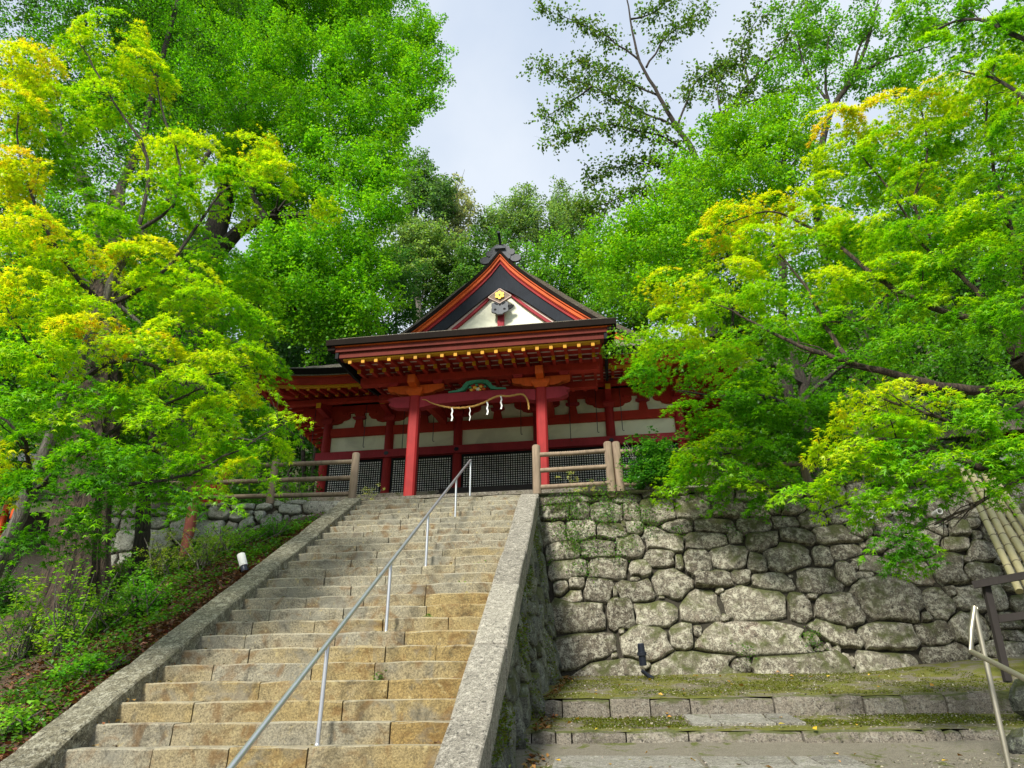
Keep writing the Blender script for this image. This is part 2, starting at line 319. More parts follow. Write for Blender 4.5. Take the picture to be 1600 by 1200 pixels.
def maple_crown(parent, pads, dens=1.0, leaf=.06, spray_r=.30, per=46, name='crown', kind='maple', off=0.0):
    """pads: (px,py,rx,ry,Y,tone): flat layered sprays of leaves round limbs at that depth"""
    Ps, Ns, Ds, Ss, Cs = [], [], [], [], []
    for (px, py, rx, ry, Y, tone) in pads:
        c = atY(px, py, Y); dep = np.dot(c-EYE, FWD); k = dep/FPX
        a, h = max(rx*k-.24, .4*rx*k), max(ry*k-.06, .5*ry*k)
        ns = max(3, int(dens*2.6*(rx*k*ry*k)/(spray_r*spray_r*.5)))
        for _ in range(ns):
            u = rng.normal(0, 1, 3); u /= np.linalg.norm(u); u *= rng.random()**.45
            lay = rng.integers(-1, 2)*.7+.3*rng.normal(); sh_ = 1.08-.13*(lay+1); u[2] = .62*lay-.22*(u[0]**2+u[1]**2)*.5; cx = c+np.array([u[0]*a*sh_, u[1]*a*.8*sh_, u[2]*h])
            outw = np.array([u[0], u[1], 0.0])+rng.normal(0, .25, 3)*[1, 1, 0]; outw /= np.linalg.norm(outw)+1e-6
            n = np.array([0, 0, 1.0])+outw*.30+rng.normal(0, .10, 3); n /= np.linalg.norm(n)
            d1 = outw-n*np.dot(outw, n); d1 /= np.linalg.norm(d1); s1 = np.cross(n, d1)
            m = int(per*(.6+.8*rng.random())); r = spray_r*(.7+.7*rng.random())
            q = rng.random(m)**.6; th = rng.normal(0, 1.0, m); along = q*np.cos(th*.75)*r*1.3; side = q*np.sin(th*.75)*r*1.0
            lp = cx+d1*along[:, None]+s1*side[:, None]+n*(-.35*(along[:, None]**2+side[:, None]**2)/r+rng.normal(0, .02, (m, 1)))
            ln = n+rng.normal(0, .30, (m, 3)); ld = d1*np.cos(th)[:, None]+s1*np.sin(th)[:, None]+np.array([0, 0, -.25])+rng.normal(0, .25, (m, 3))
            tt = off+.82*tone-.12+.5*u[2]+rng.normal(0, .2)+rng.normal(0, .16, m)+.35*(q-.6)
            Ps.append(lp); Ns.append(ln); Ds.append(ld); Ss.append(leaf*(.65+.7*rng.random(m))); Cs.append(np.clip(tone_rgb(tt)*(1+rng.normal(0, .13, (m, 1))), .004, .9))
    return leaf_mesh(name, np.concatenate(Ps), np.concatenate(Ns), np.concatenate(Ds), np.concatenate(Ss), np.concatenate(Cs), parent, kind)

def plume_crown(parent, blobs, base, leaf, per_m3=26, per=60, plume=(.9, .32), var=.2, name='crown', kind='oval', up=.5, flat=1.0, col2=None):
    """blobs: (centre xyz, rx, ry, rz): clumps of leaves on short shoots spread through each blob, denser near its skin"""
    Ps, Ns, Ds, Ss, Cs = [], [], [], [], []
    for (c, rx, ry, rz) in blobs:
        c = np.asarray(c); ns = max(6, int(per_m3*(rx*ry*rz)**(2/3)))
        for _ in range(ns):
            u = rng.normal(0, 1, 3); u /= np.linalg.norm(u); rr = rng.random()**.28; p = c+u*rr*[rx, ry, rz]*(1+.12*rng.normal())
            ax = u*[1, 1, .5]+np.array([0, 0, up])+rng.normal(0, .35, 3); ax /= np.linalg.norm(ax)
            m = int(per*(.5+rng.random())); t = rng.random(m)**.8; Lg = plume[0]*(.6+.8*rng.random()); R = plume[1]*(1-.45*t)
            off = rng.normal(0, 1, (m, 3)); off /= np.linalg.norm(off, axis=1, keepdims=True)+1e-9; off *= (rng.random((m, 1))**.5)
            off[:, 2] *= flat
            lp = p+ax*(t*Lg-.4*Lg)[:, None]+off*R[:, None]
            bc = np.asarray(base if col2 is None or rng.random() < .6 else col2)*(1+rng.normal(0, var*.6))
            Ps.append(lp); Ns.append(off*.6+np.array([0, 0, .7])+rng.normal(0, .45, (m, 3))); Ds.append(off+ax*.5+np.array([0, 0, -.3])+rng.normal(0, .3, (m, 3)))
            Ss.append(leaf*(.65+.7*rng.random(m))); Cs.append(cols(m, bc, var*.7, .08))
    return leaf_mesh(name, np.concatenate(Ps), np.concatenate(Ns), np.concatenate(Ds), np.concatenate(Ss), np.concatenate(Cs), parent, kind)
def px_blob(px, py, rx, ry, Y, deep=.8):
    c = atY(px, py, Y); k = np.dot(c-EYE, FWD)/FPX; return (c, rx*k, rx*k*deep, ry*k*1.05)
def limb_path(pts, wig=.06, sub=4):
    pts = [np.asarray(p, float) for p in pts]; o = []
    for i in range(len(pts)-1):
        p0 = pts[max(i-1, 0)]; p1 = pts[i]; p2 = pts[i+1]; p3 = pts[min(i+2, len(pts)-1)]
        for s in range(sub):
            t = s/sub; q = .5*((2*p1)+(-p0+p2)*t+(2*p0-5*p1+4*p2-p3)*t*t+(-p0+3*p1-3*p2+p3)*t**3)
            o.append(q+rng.normal(0, wig, 3)*(0 if (i == 0 and s == 0) else 1)*np.linalg.norm(p2-p1)*.18)
    o.append(pts[-1]); return o
def limb(name, pts, r0, r1, mat, parent, twigs=0, tw_len=.8, n=7, sub=4, wig=.06):
    mb = MB(); path = limb_path(pts, wig, sub); k = len(path); rad = [r0+(r1-r0)*(i/(k-1))**.8 for i in range(k)]; mb.tube(path, rad, n)
    for _ in range(twigs):
        i = rng.integers(k//3, k-1); p = path[i]; d = path[i+1]-path[i]; d /= np.linalg.norm(d)
        q = d+rng.normal(0, .55, 3); q /= np.linalg.norm(q); l = tw_len*(.5+.8*rng.random()); rr = max(rad[i]*.45, .006)
        mb.tube([p, p+q*l*.5+rng.normal(0, .04, 3), p+q*l+np.array([0, 0, .1*l])+rng.normal(0, .06, 3)], [rr, rr*.6, rr*.25], 5)
    return mb.build(name, mat, parent, True, True)

# ------------------------------------------------------------------ stones of dry walls
def stone_pieces(ell, to3d, mat, parent, name='stone', depth=.16, na=18, grow=1.5, gap=.010, jit=.035, sup=3.8, bulge=.55, chink=None, vmax=99):
    """ell: (u,v,ru,rv,rot). Each stone fills its own cell between its neighbours; to3d(u,v,d) gives the point d in front of the wall face"""
    E = np.array(ell); n = len(E)
    def metric(P):
        dx = P[:, None, 0]-E[None, :, 0]; dy = P[:, None, 1]-E[None, :, 1]; ca = np.cos(E[:, 4]); sa = np.sin(E[:, 4])
        X = (dx*ca+dy*sa)/E[:, 2]; Y = (-dx*sa+dy*ca)/E[:, 3]; return (np.abs(X)**sup+np.abs(Y)**sup)**(1/sup)
    th = np.arange(na)*2*np.pi/na; T = np.linspace(.25, 1.75, 46); objs = []; RAD = []
    for i in range(n):
        u, v, ru, rv, ro = E[i]; rad = []
        for a in th:
            dx, dy = math.cos(a)*ru, math.sin(a)*rv; d = np.array([dx*math.cos(ro)-dy*math.sin(ro), dx*math.sin(ro)+dy*math.cos(ro)])
            P = np.array([u, v])+T[:, None]*d; m = metric(P); own = m[:, i].copy(); m[:, i] = 9
            bad = (m.min(1) < own) | (own > grow); k = np.argmax(bad) if bad.any() else len(T)-1
            t_ = max(T[max(k-1, 0)]-gap/np.linalg.norm(d), .2); rad.append((d, min(t_, max((vmax-v+.02*math.sin(7*u))/d[1], .15)) if d[1] > 1e-6 else t_))
        RAD.append(rad)
    if chink:
        u0, u1, v0, v1 = chink; g = .045; gu, gv = np.meshgrid(np.arange(u0, u1, g), np.arange(v0, v1, g)); Q = np.stack([gu.ravel(), gv.ravel()], 1); cov = np.zeros(len(Q), bool)
        for i in range(n):
            u, v, ru, rv, ro = E[i]; dx = Q[:, 0]-u; dy = Q[:, 1]-v; X = (dx*math.cos(ro)+dy*math.sin(ro))/ru; Y = (-dx*math.sin(ro)+dy*math.cos(ro))/rv
            cov |= np.hypot(X, Y) < np.interp(np.arctan2(Y, X) % (2*np.pi), np.append(th, 2*np.pi), [t for _, t in RAD[i]]+[RAD[i][0][1]])
        free = Q[~cov]; cq = Q[cov]; ext = []
        for q in free:
            dmin = np.hypot(*(cq-q).T).min()
            if ext: dmin = min(dmin, min(math.hypot(q[0]-x, q[1]-y)-r_ for x, y, r_ in ext))
            if dmin > .06: ext.append((q[0], q[1], min(dmin*1.15, .16)))
        for x, y, r_ in ext:
            E = np.vstack([E, [x, y, r_, r_*random.uniform(.8, 1.1), random.uniform(-.6, .6)]]); RAD.append([(np.array([math.cos(a)*r_, math.sin(a)*r_]), 1+.15*math.sin(3*a+x*9)) for a in th])
    for i in range(len(E)):
        u, v, ru, rv, ro = E[i]; rad = RAD[i]
        sc = min(ru, rv); tilt = rng.normal(0, .15, 2)*min(1, .22/max(ru, rv)); V = []; off0 = rng.normal(0, jit)
        rings = ((1.0, -depth), (1.0, -.03), (.975, .04*sc*bulge+.012), (.90, .15*sc*bulge+.02), (.68, .22*sc*bulge+.025), (.36, .25*sc*bulge+.03))
        wob = 1+rng.normal(0, .04, na); sd_ = rng.random()*50
        def rough(x, y): return (.13*sc*abs(float(vnoise(x, y, 1.9/sc**.5, sd_)))+.05*sc*float(vnoise(x, y, 6/sc**.5, sd_+3)))
        for s, dd in rings:
            for j, (d, t) in enumerate(rad):
                p = d*t*s*wob[j]; V.append(to3d(u+p[0], v+p[1], off0+dd+((tilt@p+rough(u+p[0], v+p[1])) if dd > 0 else 0)))
        V.append(to3d(u, v, off0+.25*sc*bulge+.03+rough(u, v)))
        F = [(r*na+j, r*na+(j+1)%na, (r+1)*na+(j+1)%na, (r+1)*na+j) for r in range(len(rings)-1) for j in range(na)]
        c = len(rings)*na; F += [((len(rings)-1)*na+j, (len(rings)-1)*na+(j+1)%na, c) for j in range(na)]
        mb = MB(); mb.add(V, F); objs.append(mb.build(name, mat, parent, True, True))
    return objs

# ================================================================== SETTING
RISE, TREAD, Y0, Z0 = .1955, .31642, 6.4547, 1.59
XL, XR = -4.587, -1.278
SL = RISE/TREAD
def stair_z(Y): return Z0+(Y-Y0)*SL
def terrain_h(X, Y):
    low = np.clip((Y-1)*.26, -.4, 9)-.9
    low = np.where(Y > 14.4, 6.0, np.minimum(low, 2.0))
    hill = np.clip(Y-25, 0, 200)*.85+np.clip(np.abs(X+2)-13, 0, 60)*.45*np.clip((Y-10)/12, 0, 1)
    hill = np.minimum(hill, 26+.2*vnoise(X, Y, .1)*8)
    side = np.clip(-X-9.5, 0, 50)*.0
    return low+hill+side+np.where(Y > 14.4, .25*vnoise(X, Y, .3)*np.clip((Y-24)/6, 0, 1), 0)
xs = np.concatenate([np.linspace(-400, -60, 12), np.linspace(-55, 55, 80), np.linspace(60, 400, 12)])
ys = np.concatenate([np.linspace(-300, -20, 10), np.linspace(-15, 13, 24), [13.8, 14.39, 14.41], np.linspace(15, 70, 58), np.linspace(80, 500, 16)])
tag(grid_mesh('ground', xs, ys, terrain_h, M['hill']), kind='structure')
# top terrace in front of the hall
tag(grid_mesh('upper_terrace', np.linspace(-14, 12, 30), np.concatenate([[13.75], np.linspace(14.2, 26, 20)]), lambda X, Y: 6.09+.02*vnoise(X, Y, .8), M['bounce_gravel']), kind='structure')
# left slope beside the stairs
def left_h(X, Y): return stair_z(Y)-.12-.2*(-5.0-X)+.07*vnoise(X, Y, 1.3, 1)*np.clip((-5.1-X)/.6, 0, 1)-np.clip(-X-9.5, 0, 9)*.25
tag(grid_mesh('left_slope', np.linspace(-16, -4.95, 60), np.linspace(2.5, 13.7, 60), left_h, M['litter_soil']), kind='structure')
# right path: three sloping treads
def side_base_x(Y): return np.interp(Y, [6, 8, 9.5, 13, 14], [-.62, -.74, -.71, -.48, -.42])
T_EDGE = (10.3, 9.0)
def path_h(Y): return np.interp(Y, [0, 2, 6.0, 8.99, 9.0, 10.299, 10.3, 13.3], [0, .25, 1.16, 1.515, 1.715, 1.905, 2.125, 2.66])
def far_right(X, Y): return np.clip(X-4.3, 0, 6)*.08*np.clip((Y-9.5)/3, 0, 1)
for nm, ya, yb, mt in (('mossy_slope', 10.36, 13.4, 'moss_path'), ('lower_path_tread', 9.06, 10.33, 'moss_path'), ('path_landing', -8, 9.04, 'gravel_path')):
    f = lambda X, Y, ya=ya, yb=yb: path_h(np.clip(Y, ya, yb-.045))-.012+.018*vnoise(X, Y, 1.7, 2)+far_right(X, Y)
    tag(grid_mesh(nm, np.linspace(-.95 if nm != 'path_landing' else -6, 9, 60), np.linspace(ya, yb, 20), f, M[mt]), kind='structure')

# ------------------------------------------------------------------ stone stairway
st = thing('stone_stairway', 'long flight of ochre and grey stone block steps climbing to the red hall', 'stairway', (XL, Y0, 0))
def step_block(x0, x1, n_):
    yb = Y0+n_*TREAD; zt = Z0+n_*RISE; k = max(2, int((x1-x0)/.22)); V = []
    b = .014+.006*random.random(); fj = random.uniform(-.012, .012); zj = random.uniform(-.004, .004)
    prof = [(0, -RISE-.02), (0.004, -.10), (.002, -b), (b, -.0), (.20, .004), (TREAD+.05, .006), (TREAD+.05, -RISE-.02)]
    for i in range(k+1):
        x = x0+(x1-x0)*i/k; e = .018 if i in (0, k) else 0
        for j, (y, z) in enumerate(prof):
            jy = random.uniform(-.007, .007) if j in (1, 2) else 0; jz = random.uniform(-.004, .004) if j in (2, 3) else 0
            V.append((x, yb+y+fj+jy+(e if j < 4 else 0)*(1 if j else 1), zt+z+zj+jz-(e*.6 if j in (2, 3) else 0)))
    m = len(prof); F = [(i*m+j, (i+1)*m+j, (i+1)*m+(j+1)%m, i*m+(j+1)%m) for i in range(k) for j in range(m)]
    F += [tuple(range(m)), tuple(k*m+j for j in range(m-1, -1, -1))]
    mb = MB(); mb.add(V, F); mb.build('step_stone', M['step'], st, True, False)
for n_ in range(-8, 24):
    x = XL-.05; xe = XR+.05; nb = random.choice((3, 4, 4, 5)); ws = np.array([random.uniform(.6, 1.4) for _ in range(nb)]); ws = ws/ws.sum()*(xe-x)
    for w_ in ws:
        step_block(x+.006, x+w_-.006, n_); x += w_
# sloping kerb stones on both sides
def coping(x0, x1, lift, mat, thick, lens, zb=0):
    Y = lens[0]; i = 1
    while Y < 13.62:
        L_ = lens[i % len(lens)] if i < len(lens) else random.uniform(1.0, 1.5); i += 1
        Y2 = min(Y+L_, 13.78); ys_ = np.linspace(Y+.009, Y2-.009, 6); V = []
        j0 = random.uniform(-.008, .008); a0 = random.uniform(-.01, .01)
        for y in ys_:
            e = .02 if y in (ys_[0], ys_[-1]) else 0; z = stair_z(y)+lift+a0-e
            b = .018; r = [random.uniform(-.006, .006) for _ in range(4)]
            V += [(x0+j0, y, z-thick), (x0+j0+r[0], y, z-b), (x0+j0+b, y, z+r[1]), ((x0+x1)/2, y, z+r[3]+.004), (x1+j0-b, y, z+r[2]), (x1+j0+r[0], y, z-b), (x1+j0, y, z-thick)]
        m = 7; F = [(a*m+j, (a+1)*m+j, (a+1)*m+(j+1)%m, a*m+(j+1)%m) for a in range(5) for j in range(m)]+[tuple(range(m)), tuple(5*m+j for j in range(m-1, -1, -1))]
        mb = MB(); mb.add(V, F); mb.build('kerb_stone', mat, st, True, False); Y = Y2
coping(XR, -.915, .01, M['coping'], .40, (3.3, 1.25, 1.15, 1.1, 1.25, 1.5, 1.2, 1.3, 1.5, 1.3))
coping(-4.96, XL, .06, M['coping_mossy'], .55, (3.2, 1.7, 1.45, 1.3, 2.1, 1.9, 1.7, 1.2))
# end platform of the left kerb
# ------------------------------------------------------------------ handrail on the stairs
hr = thing('stair_handrail', 'bright steel handrail running up the middle of the stone steps', 'handrail', (-2.39, 6.6, 1.6))
def rail_z(Y): return 2.425+(Y-6.616)*.6115
endp = atX(735, 719, -2.4)
MB().tube([(-2.395, 3.2, rail_z(3.2)), (-2.39, 6.6, rail_z(6.6)), (-2.39, 10, rail_z(10)), (-2.40, endp[1], endp[2])], .024, 12).build('rail', M['steel'], hr, True, True)
for Yp, zb in ((6.616, Z0), (8.514, Z0+6*RISE), (10.413, Z0+12*RISE), (12.63, Z0+19*RISE), (endp[1]-.02, 6.08), (4.72, Z0-6*RISE)):
    mb = MB(); mb.tube([(-2.39, Yp, zb-.02), (-2.39, Yp, rail_z(Yp)-.01)], .02, 10); mb.lathe([(.024, 0), (.024, .012), (.02, .02)], (-2.39, Yp, zb), 10)
    mb.build('post', M['steel'], hr, True, True)

# ------------------------------------------------------------------ right retaining wall (stones traced one by one from the photograph)
WP0 = np.array([0, 13.0, 2.6]); _wv = np.array([0, .8, 3.55]); _wl = np.linalg.norm(_wv); WV = _wv/_wl; WN = np.array([0, -WV[2], WV[1]])
zA = [(30,40,500,200),(500,80,700,150),(720,40,1000,170),(1005,50,1100,140),(1110,40,1300,130),(1310,50,1450,130),(40,210,305,350),(305,205,500,350),(500,195,820,370),(830,190,990,365),(1000,130,1330,375),(1330,105,1700,340),
 (30,355,265,560),(270,345,560,530),(570,385,850,530),(850,380,1010,480),(1030,420,1430,655,-.35),(1210,345,1480,490),(130,570,400,730),(430,540,745,720),(765,520,1020,715),(1045,640,1320,800),(1330,680,1410,830),(1415,640,1700,880),(1390,475,1830,640),
 (160,740,465,925),(500,725,870,920),(880,745,1080,900),(890,875,990,945),(1110,815,1490,1150,-.4),(170,945,290,1070),(305,910,460,1020)]
zB = [(70,10,310,190),(280,15,430,160),(430,20,660,170),(190,155,550,330),(500,180,580,250),(580,180,760,320),(740,150,880,280),(880,150,1100,290),(1110,120,1260,240),(1250,160,1500,240,.25),(60,310,440,470),(450,330,755,480),(360,460,510,570),(550,450,850,670),(830,300,1050,420),(1050,250,1330,430),(1330,210,1560,400,.2),(900,420,1210,600,-.3),(1190,400,1560,590),(180,580,550,830),(550,640,750,880,-.4),(700,560,1190,830),(1180,595,1370,800),(1365,560,1620,730),(30,850,420,1000),(390,840,580,960),(600,860,1000,1040),(940,850,1020,900),(1030,790,1450,1070),(1400,750,1600,985,-.35),(1550,735,1640,830),
 (680,20,860,140),(860,10,1080,140),(1080,10,1300,120),(1300,10,1500,150),(1500,20,1700,180)]
zC = [(40,330,265,470),(270,310,470,470),(470,240,740,370),(740,330,940,460),(950,340,1130,470),(870,330,950,375),(250,480,410,590),(400,590,520,660),(50,640,500,800,-.15),(120,770,270,840),(540,720,820,900),(820,660,1080,900),(540,660,620,720),(890,480,1130,580),(1090,720,1460,870),(1130,310,1230,400),(1160,400,1280,500),(1170,500,1400,680),(960,140,1190,290),(600,400,870,560),(620,560,800,650),(1400,130,1600,280),(1470,290,1620,440),(1500,450,1640,600),(760,140,950,290),(200,160,420,300),(480,120,740,230),(1290,300,1450,500),(1440,610,1640,800)]
zD = [(245,100,430,250),(440,0,730,240),(720,90,775,200),(750,10,1150,230),(1165,135,1240,185),(230,205,665,500),(660,170,945,490),(910,190,1360,460),(245,480,790,860,.15),(775,470,845,545),(770,460,1310,790),(1270,415,1500,680),(1500,440,1600,560),(410,740,980,970),(690,700,780,780),(1140,690,2040,970)]
zE = [(-120,85,345,410),(230,70,940,400),(345,320,420,390),(945,125,1180,410),(1185,140,1680,470),(1120,140,1240,200),(60,400,1090,750),(1150,430,1700,640,-.42),(600,740,1500,970),(350,740,600,920),(1550,740,1600,850),(1490,480,1600,560),(1100,500,1230,640)]
zF = [(110,0,720,370),(120,375,680,680),(120,600,710,890),(735,80,990,350),(705,280,800,385),(680,370,960,620),(700,555,1130,830),(1000,50,1290,270),(930,50,1030,160),(1000,300,1260,560),(1270,80,1460,280),(1320,300,1395,400),(1390,290,1640,450),(1260,560,1640,740),(1360,460,1440,550),(1440,450,1640,560),(1130,700,1400,800)]
ell = []
for boxes, ox, oy, s in ((zA,840,750,6.154),(zB,1080,750,6.154),(zC,1320,750,5.714),(zD,840,900,6.154),(zE,1080,900,6.154),(zF,1320,900,5.714)):
    for b in boxes:
        x0, y0, x1, y1 = (ox+b[0]/s, oy+b[1]/s, ox+b[2]/s, oy+b[3]/s)
        cpt = at_plane((x0+x1)/2, (y0+y1)/2, WP0, WN); k = np.dot(cpt-EYE, FWD)/FPX
        u = cpt[0]; v = np.dot(cpt-WP0, WV); vt = np.dot(at_plane((x0+x1)/2, y0, WP0, WN)-WP0, WV); vb = np.dot(at_plane((x0+x1)/2, y1, WP0, WN)-WP0, WV)
        ro = b[4] if len(b) > 4 else random.uniform(-.05, .05); sh = .85 if len(b) > 4 else 1
        ell.append((u, v, (x1-x0)*k*.5, (vt-vb)*.5*sh, ro))
# the wall runs on to the right, out of the picture
for k_ in range(16): ell.append((7.6+.75*(k_ % 3)+random.uniform(-.1, .1), .3+(k_//3)*.68+random.uniform(-.08, .08), .42, .36, random.uniform(-.2, .2)))
rw = thing('stone_retaining_wall', 'broad sunlit retaining wall of fitted grey boulders right of the stairs', 'stone wall', (3, 13, 2.4))
wall3d = lambda u, v, d: WP0+np.array([u, 0, 0])+WV*v+WN*(d-.14)
stone_pieces(ell, wall3d, M['wall_rock'], rw, chink=(-.45, 7.4, .05, 3.5), vmax=3.62)
mb = MB(); q = [wall3d(-.9, -.5, -.06), wall3d(10, -.5, -.06), wall3d(10, 3.72, -.06), wall3d(-.9, 3.72, -.06)]; q2 = [p+np.array([0, .8, 0]) for p in q]
mb.add(q+q2, [(0,1,2,3),(7,6,5,4),(3,2,6,7),(0,4,5,1),(0,3,7,4),(1,5,6,2)]); mb.build('earth_backing', M['dark_earth'], rw)
# ------------------------------------------------------------------ side wall under the right kerb
sw = thing('stair_side_wall', 'shaded mossy wall of narrow stones under the right kerb of the stairs', 'stone wall', (-.7, 9, 1.5))
def side3d(Yv, s, d):      # s: 0 at the ground, 1 under the kerb
    zb = path_h(Yv)-.15; zt = stair_z(Yv)-.34
    P = np.array([side_base_x(Yv)*(1-s)+(-.915)*s, Yv, zb+(zt-zb)*s]); return P+np.array([d-.11, 0, 0])
def side_uv(Yv, z, d):
    zb = path_h(Yv)-.15; zt = stair_z(Yv)-.34; s = (z-zb)/max(zt-zb, .2); s = min(max(s, -.3), .99); z = min(z, zt)
    P = np.array([side_base_x(Yv)*(1-s)+(-.915)*s, Yv, z]); return P+np.array([d-.11, 0, 0])
ell = []; Yv = 7.15
while Yv < 13.9:
    zb = path_h(min(Yv, 13.2))-.1; zt = stair_z(min(Yv, 13.75))-.36; z = zb+random.uniform(.02, .3)
    if Yv > 13: z = max(z, 2.6+(Yv-13.05)/.225)
    while z < zt-.03:
        h = random.uniform(.22, .48); ell.append((Yv+random.uniform(-.06, .06)+.12*(z-zb), z+h*.4, random.uniform(.13, .24), h*.6, random.uniform(.15, .45))); z += h*1.0
    Yv += random.uniform(.26, .38)
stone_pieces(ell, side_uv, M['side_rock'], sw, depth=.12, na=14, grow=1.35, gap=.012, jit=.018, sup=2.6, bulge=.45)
V = []; F = []
yy = np.linspace(5.4, 13.75, 24)
for y in yy: V += [side_uv(y, path_h(y)-.5, -.03), side_uv(y, max(stair_z(y)-.36, path_h(y)-.45), -.03)]
for i in range(23): F.append((2*i, 2*i+2, 2*i+3, 2*i+1))
mb = MB(); mb.add(V, F); mb.build('earth_backing', M['dark_earth'], sw)
# ------------------------------------------------------------------ left retaining wall
LP0 = np.array([0, 13.35, 5.0]); _lv = np.array([0, .22, 1.1]); LV = _lv/np.linalg.norm(_lv); LN = np.array([0, -LV[2], LV[1]])
zG = [(790,135,945,210),(945,125,1060,220),(1060,125,1130,195),(1130,120,1275,175),(1235,115,1520,250),(1090,175,1240,240),(650,190,780,280),(785,205,925,290),(930,215,1015,285),(835,245,950,335),(1010,205,1085,250),(975,240,1115,350),(1120,245,1160,285),(1150,235,1275,325),(1255,250,1380,320),(560,275,770,450),(740,275,835,390),(855,300,990,385),(950,345,1030,420),(890,365,960,420),(1130,315,1250,385),(570,210,650,310),(400,265,520,410),(400,225,500,290),(180,330,440,480),(75,340,200,470),(75,475,235,570),(225,490,410,555),(410,420,500,500),(540,420,650,500),(80,555,280,610),(1110,290,1150,340),(610,150,700,195),(500,150,600,220),(400,170,500,225),(240,250,400,330),(80,250,240,340),(700,150,790,195),(280,160,400,250),(100,160,280,250),(-80,170,100,260),(-80,260,80,380),(-80,380,75,500),(-80,500,75,620),(280,555,420,620),(420,500,560,590),(650,450,760,530),(760,400,880,470),(1030,385,1130,440)]
ell = []
for b in zG:
    x0, y0, x1, y1 = (160+b[0]/4, 740+b[1]/4, 160+b[2]/4, 740+b[3]/4); cpt = at_plane((x0+x1)/2, (y0+y1)/2, LP0, LN); k = np.dot(cpt-EYE, FWD)/FPX
    vt = np.dot(at_plane((x0+x1)/2, y0, LP0, LN)-LP0, LV); vb = np.dot(at_plane((x0+x1)/2, y1, LP0, LN)-LP0, LV)
    ell.append((cpt[0], np.dot(cpt-LP0, LV), (x1-x0)*k*.5, (vt-vb)*.5, random.uniform(-.12, .12)))
lw = thing('left_stone_wall', 'low grey stone wall above the shrubs left of the stairs', 'stone wall', (-7.5, 13.3, 5))
l3d = lambda u, v, d: LP0+np.array([u, 0, 0])+LV*v+LN*(d-.1)
stone_pieces(ell, l3d, M['left_rock'], lw, depth=.12, gap=.018, vmax=1.13)
mb = MB(); q = [l3d(-14, -2, -.05), l3d(-4.95, -2, -.05), l3d(-4.95, 1.15, -.05), l3d(-14, 1.15, -.05)]; q2 = [p+np.array([0, .6, 0]) for p in q]
mb.add(q+q2, [(0,1,2,3),(7,6,5,4),(3,2,6,7),(0,4,5,1),(0,3,7,4),(1,5,6,2)]); mb.build('earth_backing', M['dark_earth'], lw)

# ------------------------------------------------------------------ path steps at the lower right
ps = thing('path_steps', 'two low mossy block steps across the path below the boulder wall', 'steps', (1.2, 9.5, 1.6))
def kerb_row(bounds, ytop, Yr, zt, zb, name='edge_stone'):
    xsb = [atY(px, ytop, Yr)[0] for px in bounds]
    for a, b in zip(xsb[:-1], xsb[1:]):
        d = .26 if (b-a) < 1.0 else .42; mb = MB(); k = max(2, int((b-a)/.2)); V = []; fj = random.uniform(-.04, .02); zj = random.uniform(-.02, .012)
        prof = [(0, zb-.12-zt), (.0, -.09), (.012, -.025), (.045, 0), (d, .005), (d, zb-.12-zt)]
        for i in range(k+1):
            x = a+.008+(b-a-.016)*i/k; e = .022 if i in (0, k) else 0; jt = random.uniform(-.012, .012)
            for j, (y, z) in enumerate(prof): V.append((x, Yr+y+fj+(e if j < 4 else 0)+(random.uniform(-.01, .01) if j in (1, 2) else 0), zt+z+zj+(jt-e*.7 if j in (2, 3, 4) else 0)+far_right(x, Yr)))
        m = len(prof); F = [(i*m+j, (i+1)*m+j, (i+1)*m+(j+1)%m, i*m+(j+1)%m) for i in range(k) for j in range(m)]+[tuple(range(m)), tuple(k*m+j for j in range(m-1, -1, -1))]
        mb.add(V, F); mb.build(name, M['path_block'], ps, True, False)
kerb_row((815,850,878,952,1015,1078,1208,1303,1349,1410,1478,1590,1680), 1092, 10.3, 2.135, 1.90)
kerb_row((790,830,868,893,978,1076,1254,1444,1476,1503,1592,1660), 1143, 9.0, 1.73, 1.51)
# flat slabs of the walkway in the middle of each tread
def slab(poly, zf, t=.05, name='paving_slab'):
    cx = sum(p[0] for p in poly)/len(poly); cy = sum(p[1] for p in poly)/len(poly); n = len(poly); V = []
    for s, dz in ((1, -t), (1, -.008), (.985, 0)): V += [(cx+(x-cx)*s, cy+(y-cy)*s, zf(y)+dz) for x, y in poly]
    F = [(r*n+i, r*n+(i+1)%n, (r+1)*n+(i+1)%n, (r+1)*n+i) for r in range(2) for i in range(n)]+[tuple(2*n+i for i in range(n)), tuple(range(n-1, -1, -1))]
    mb = MB(); mb.add(V, F); mb.build(name, M['slab'], ps, True, False)
zf1 = lambda y: path_h(np.clip(y, 9.05, 10.28))+.022; zf2 = lambda y: path_h(np.clip(y, 1, 8.98))+.022
xa, xb = 1.12, 2.42
for poly in ([(xa,9.44),(1.45,9.44),(1.40,9.9),(1.44,10.27),(xa,10.27)], [(1.47,9.44),(2.08,9.44),(2.05,9.86),(1.75,9.92),(1.42,9.88)], [(1.42,9.92),(1.74,9.96),(1.70,10.27),(1.46,10.27)], [(1.76,9.95),(2.06,9.9),(2.1,10.27),(1.73,10.27)], [(2.1,9.44),(xb,9.44),(xb,10.27),(2.13,10.27),(2.08,9.9)]): slab(poly, zf1)
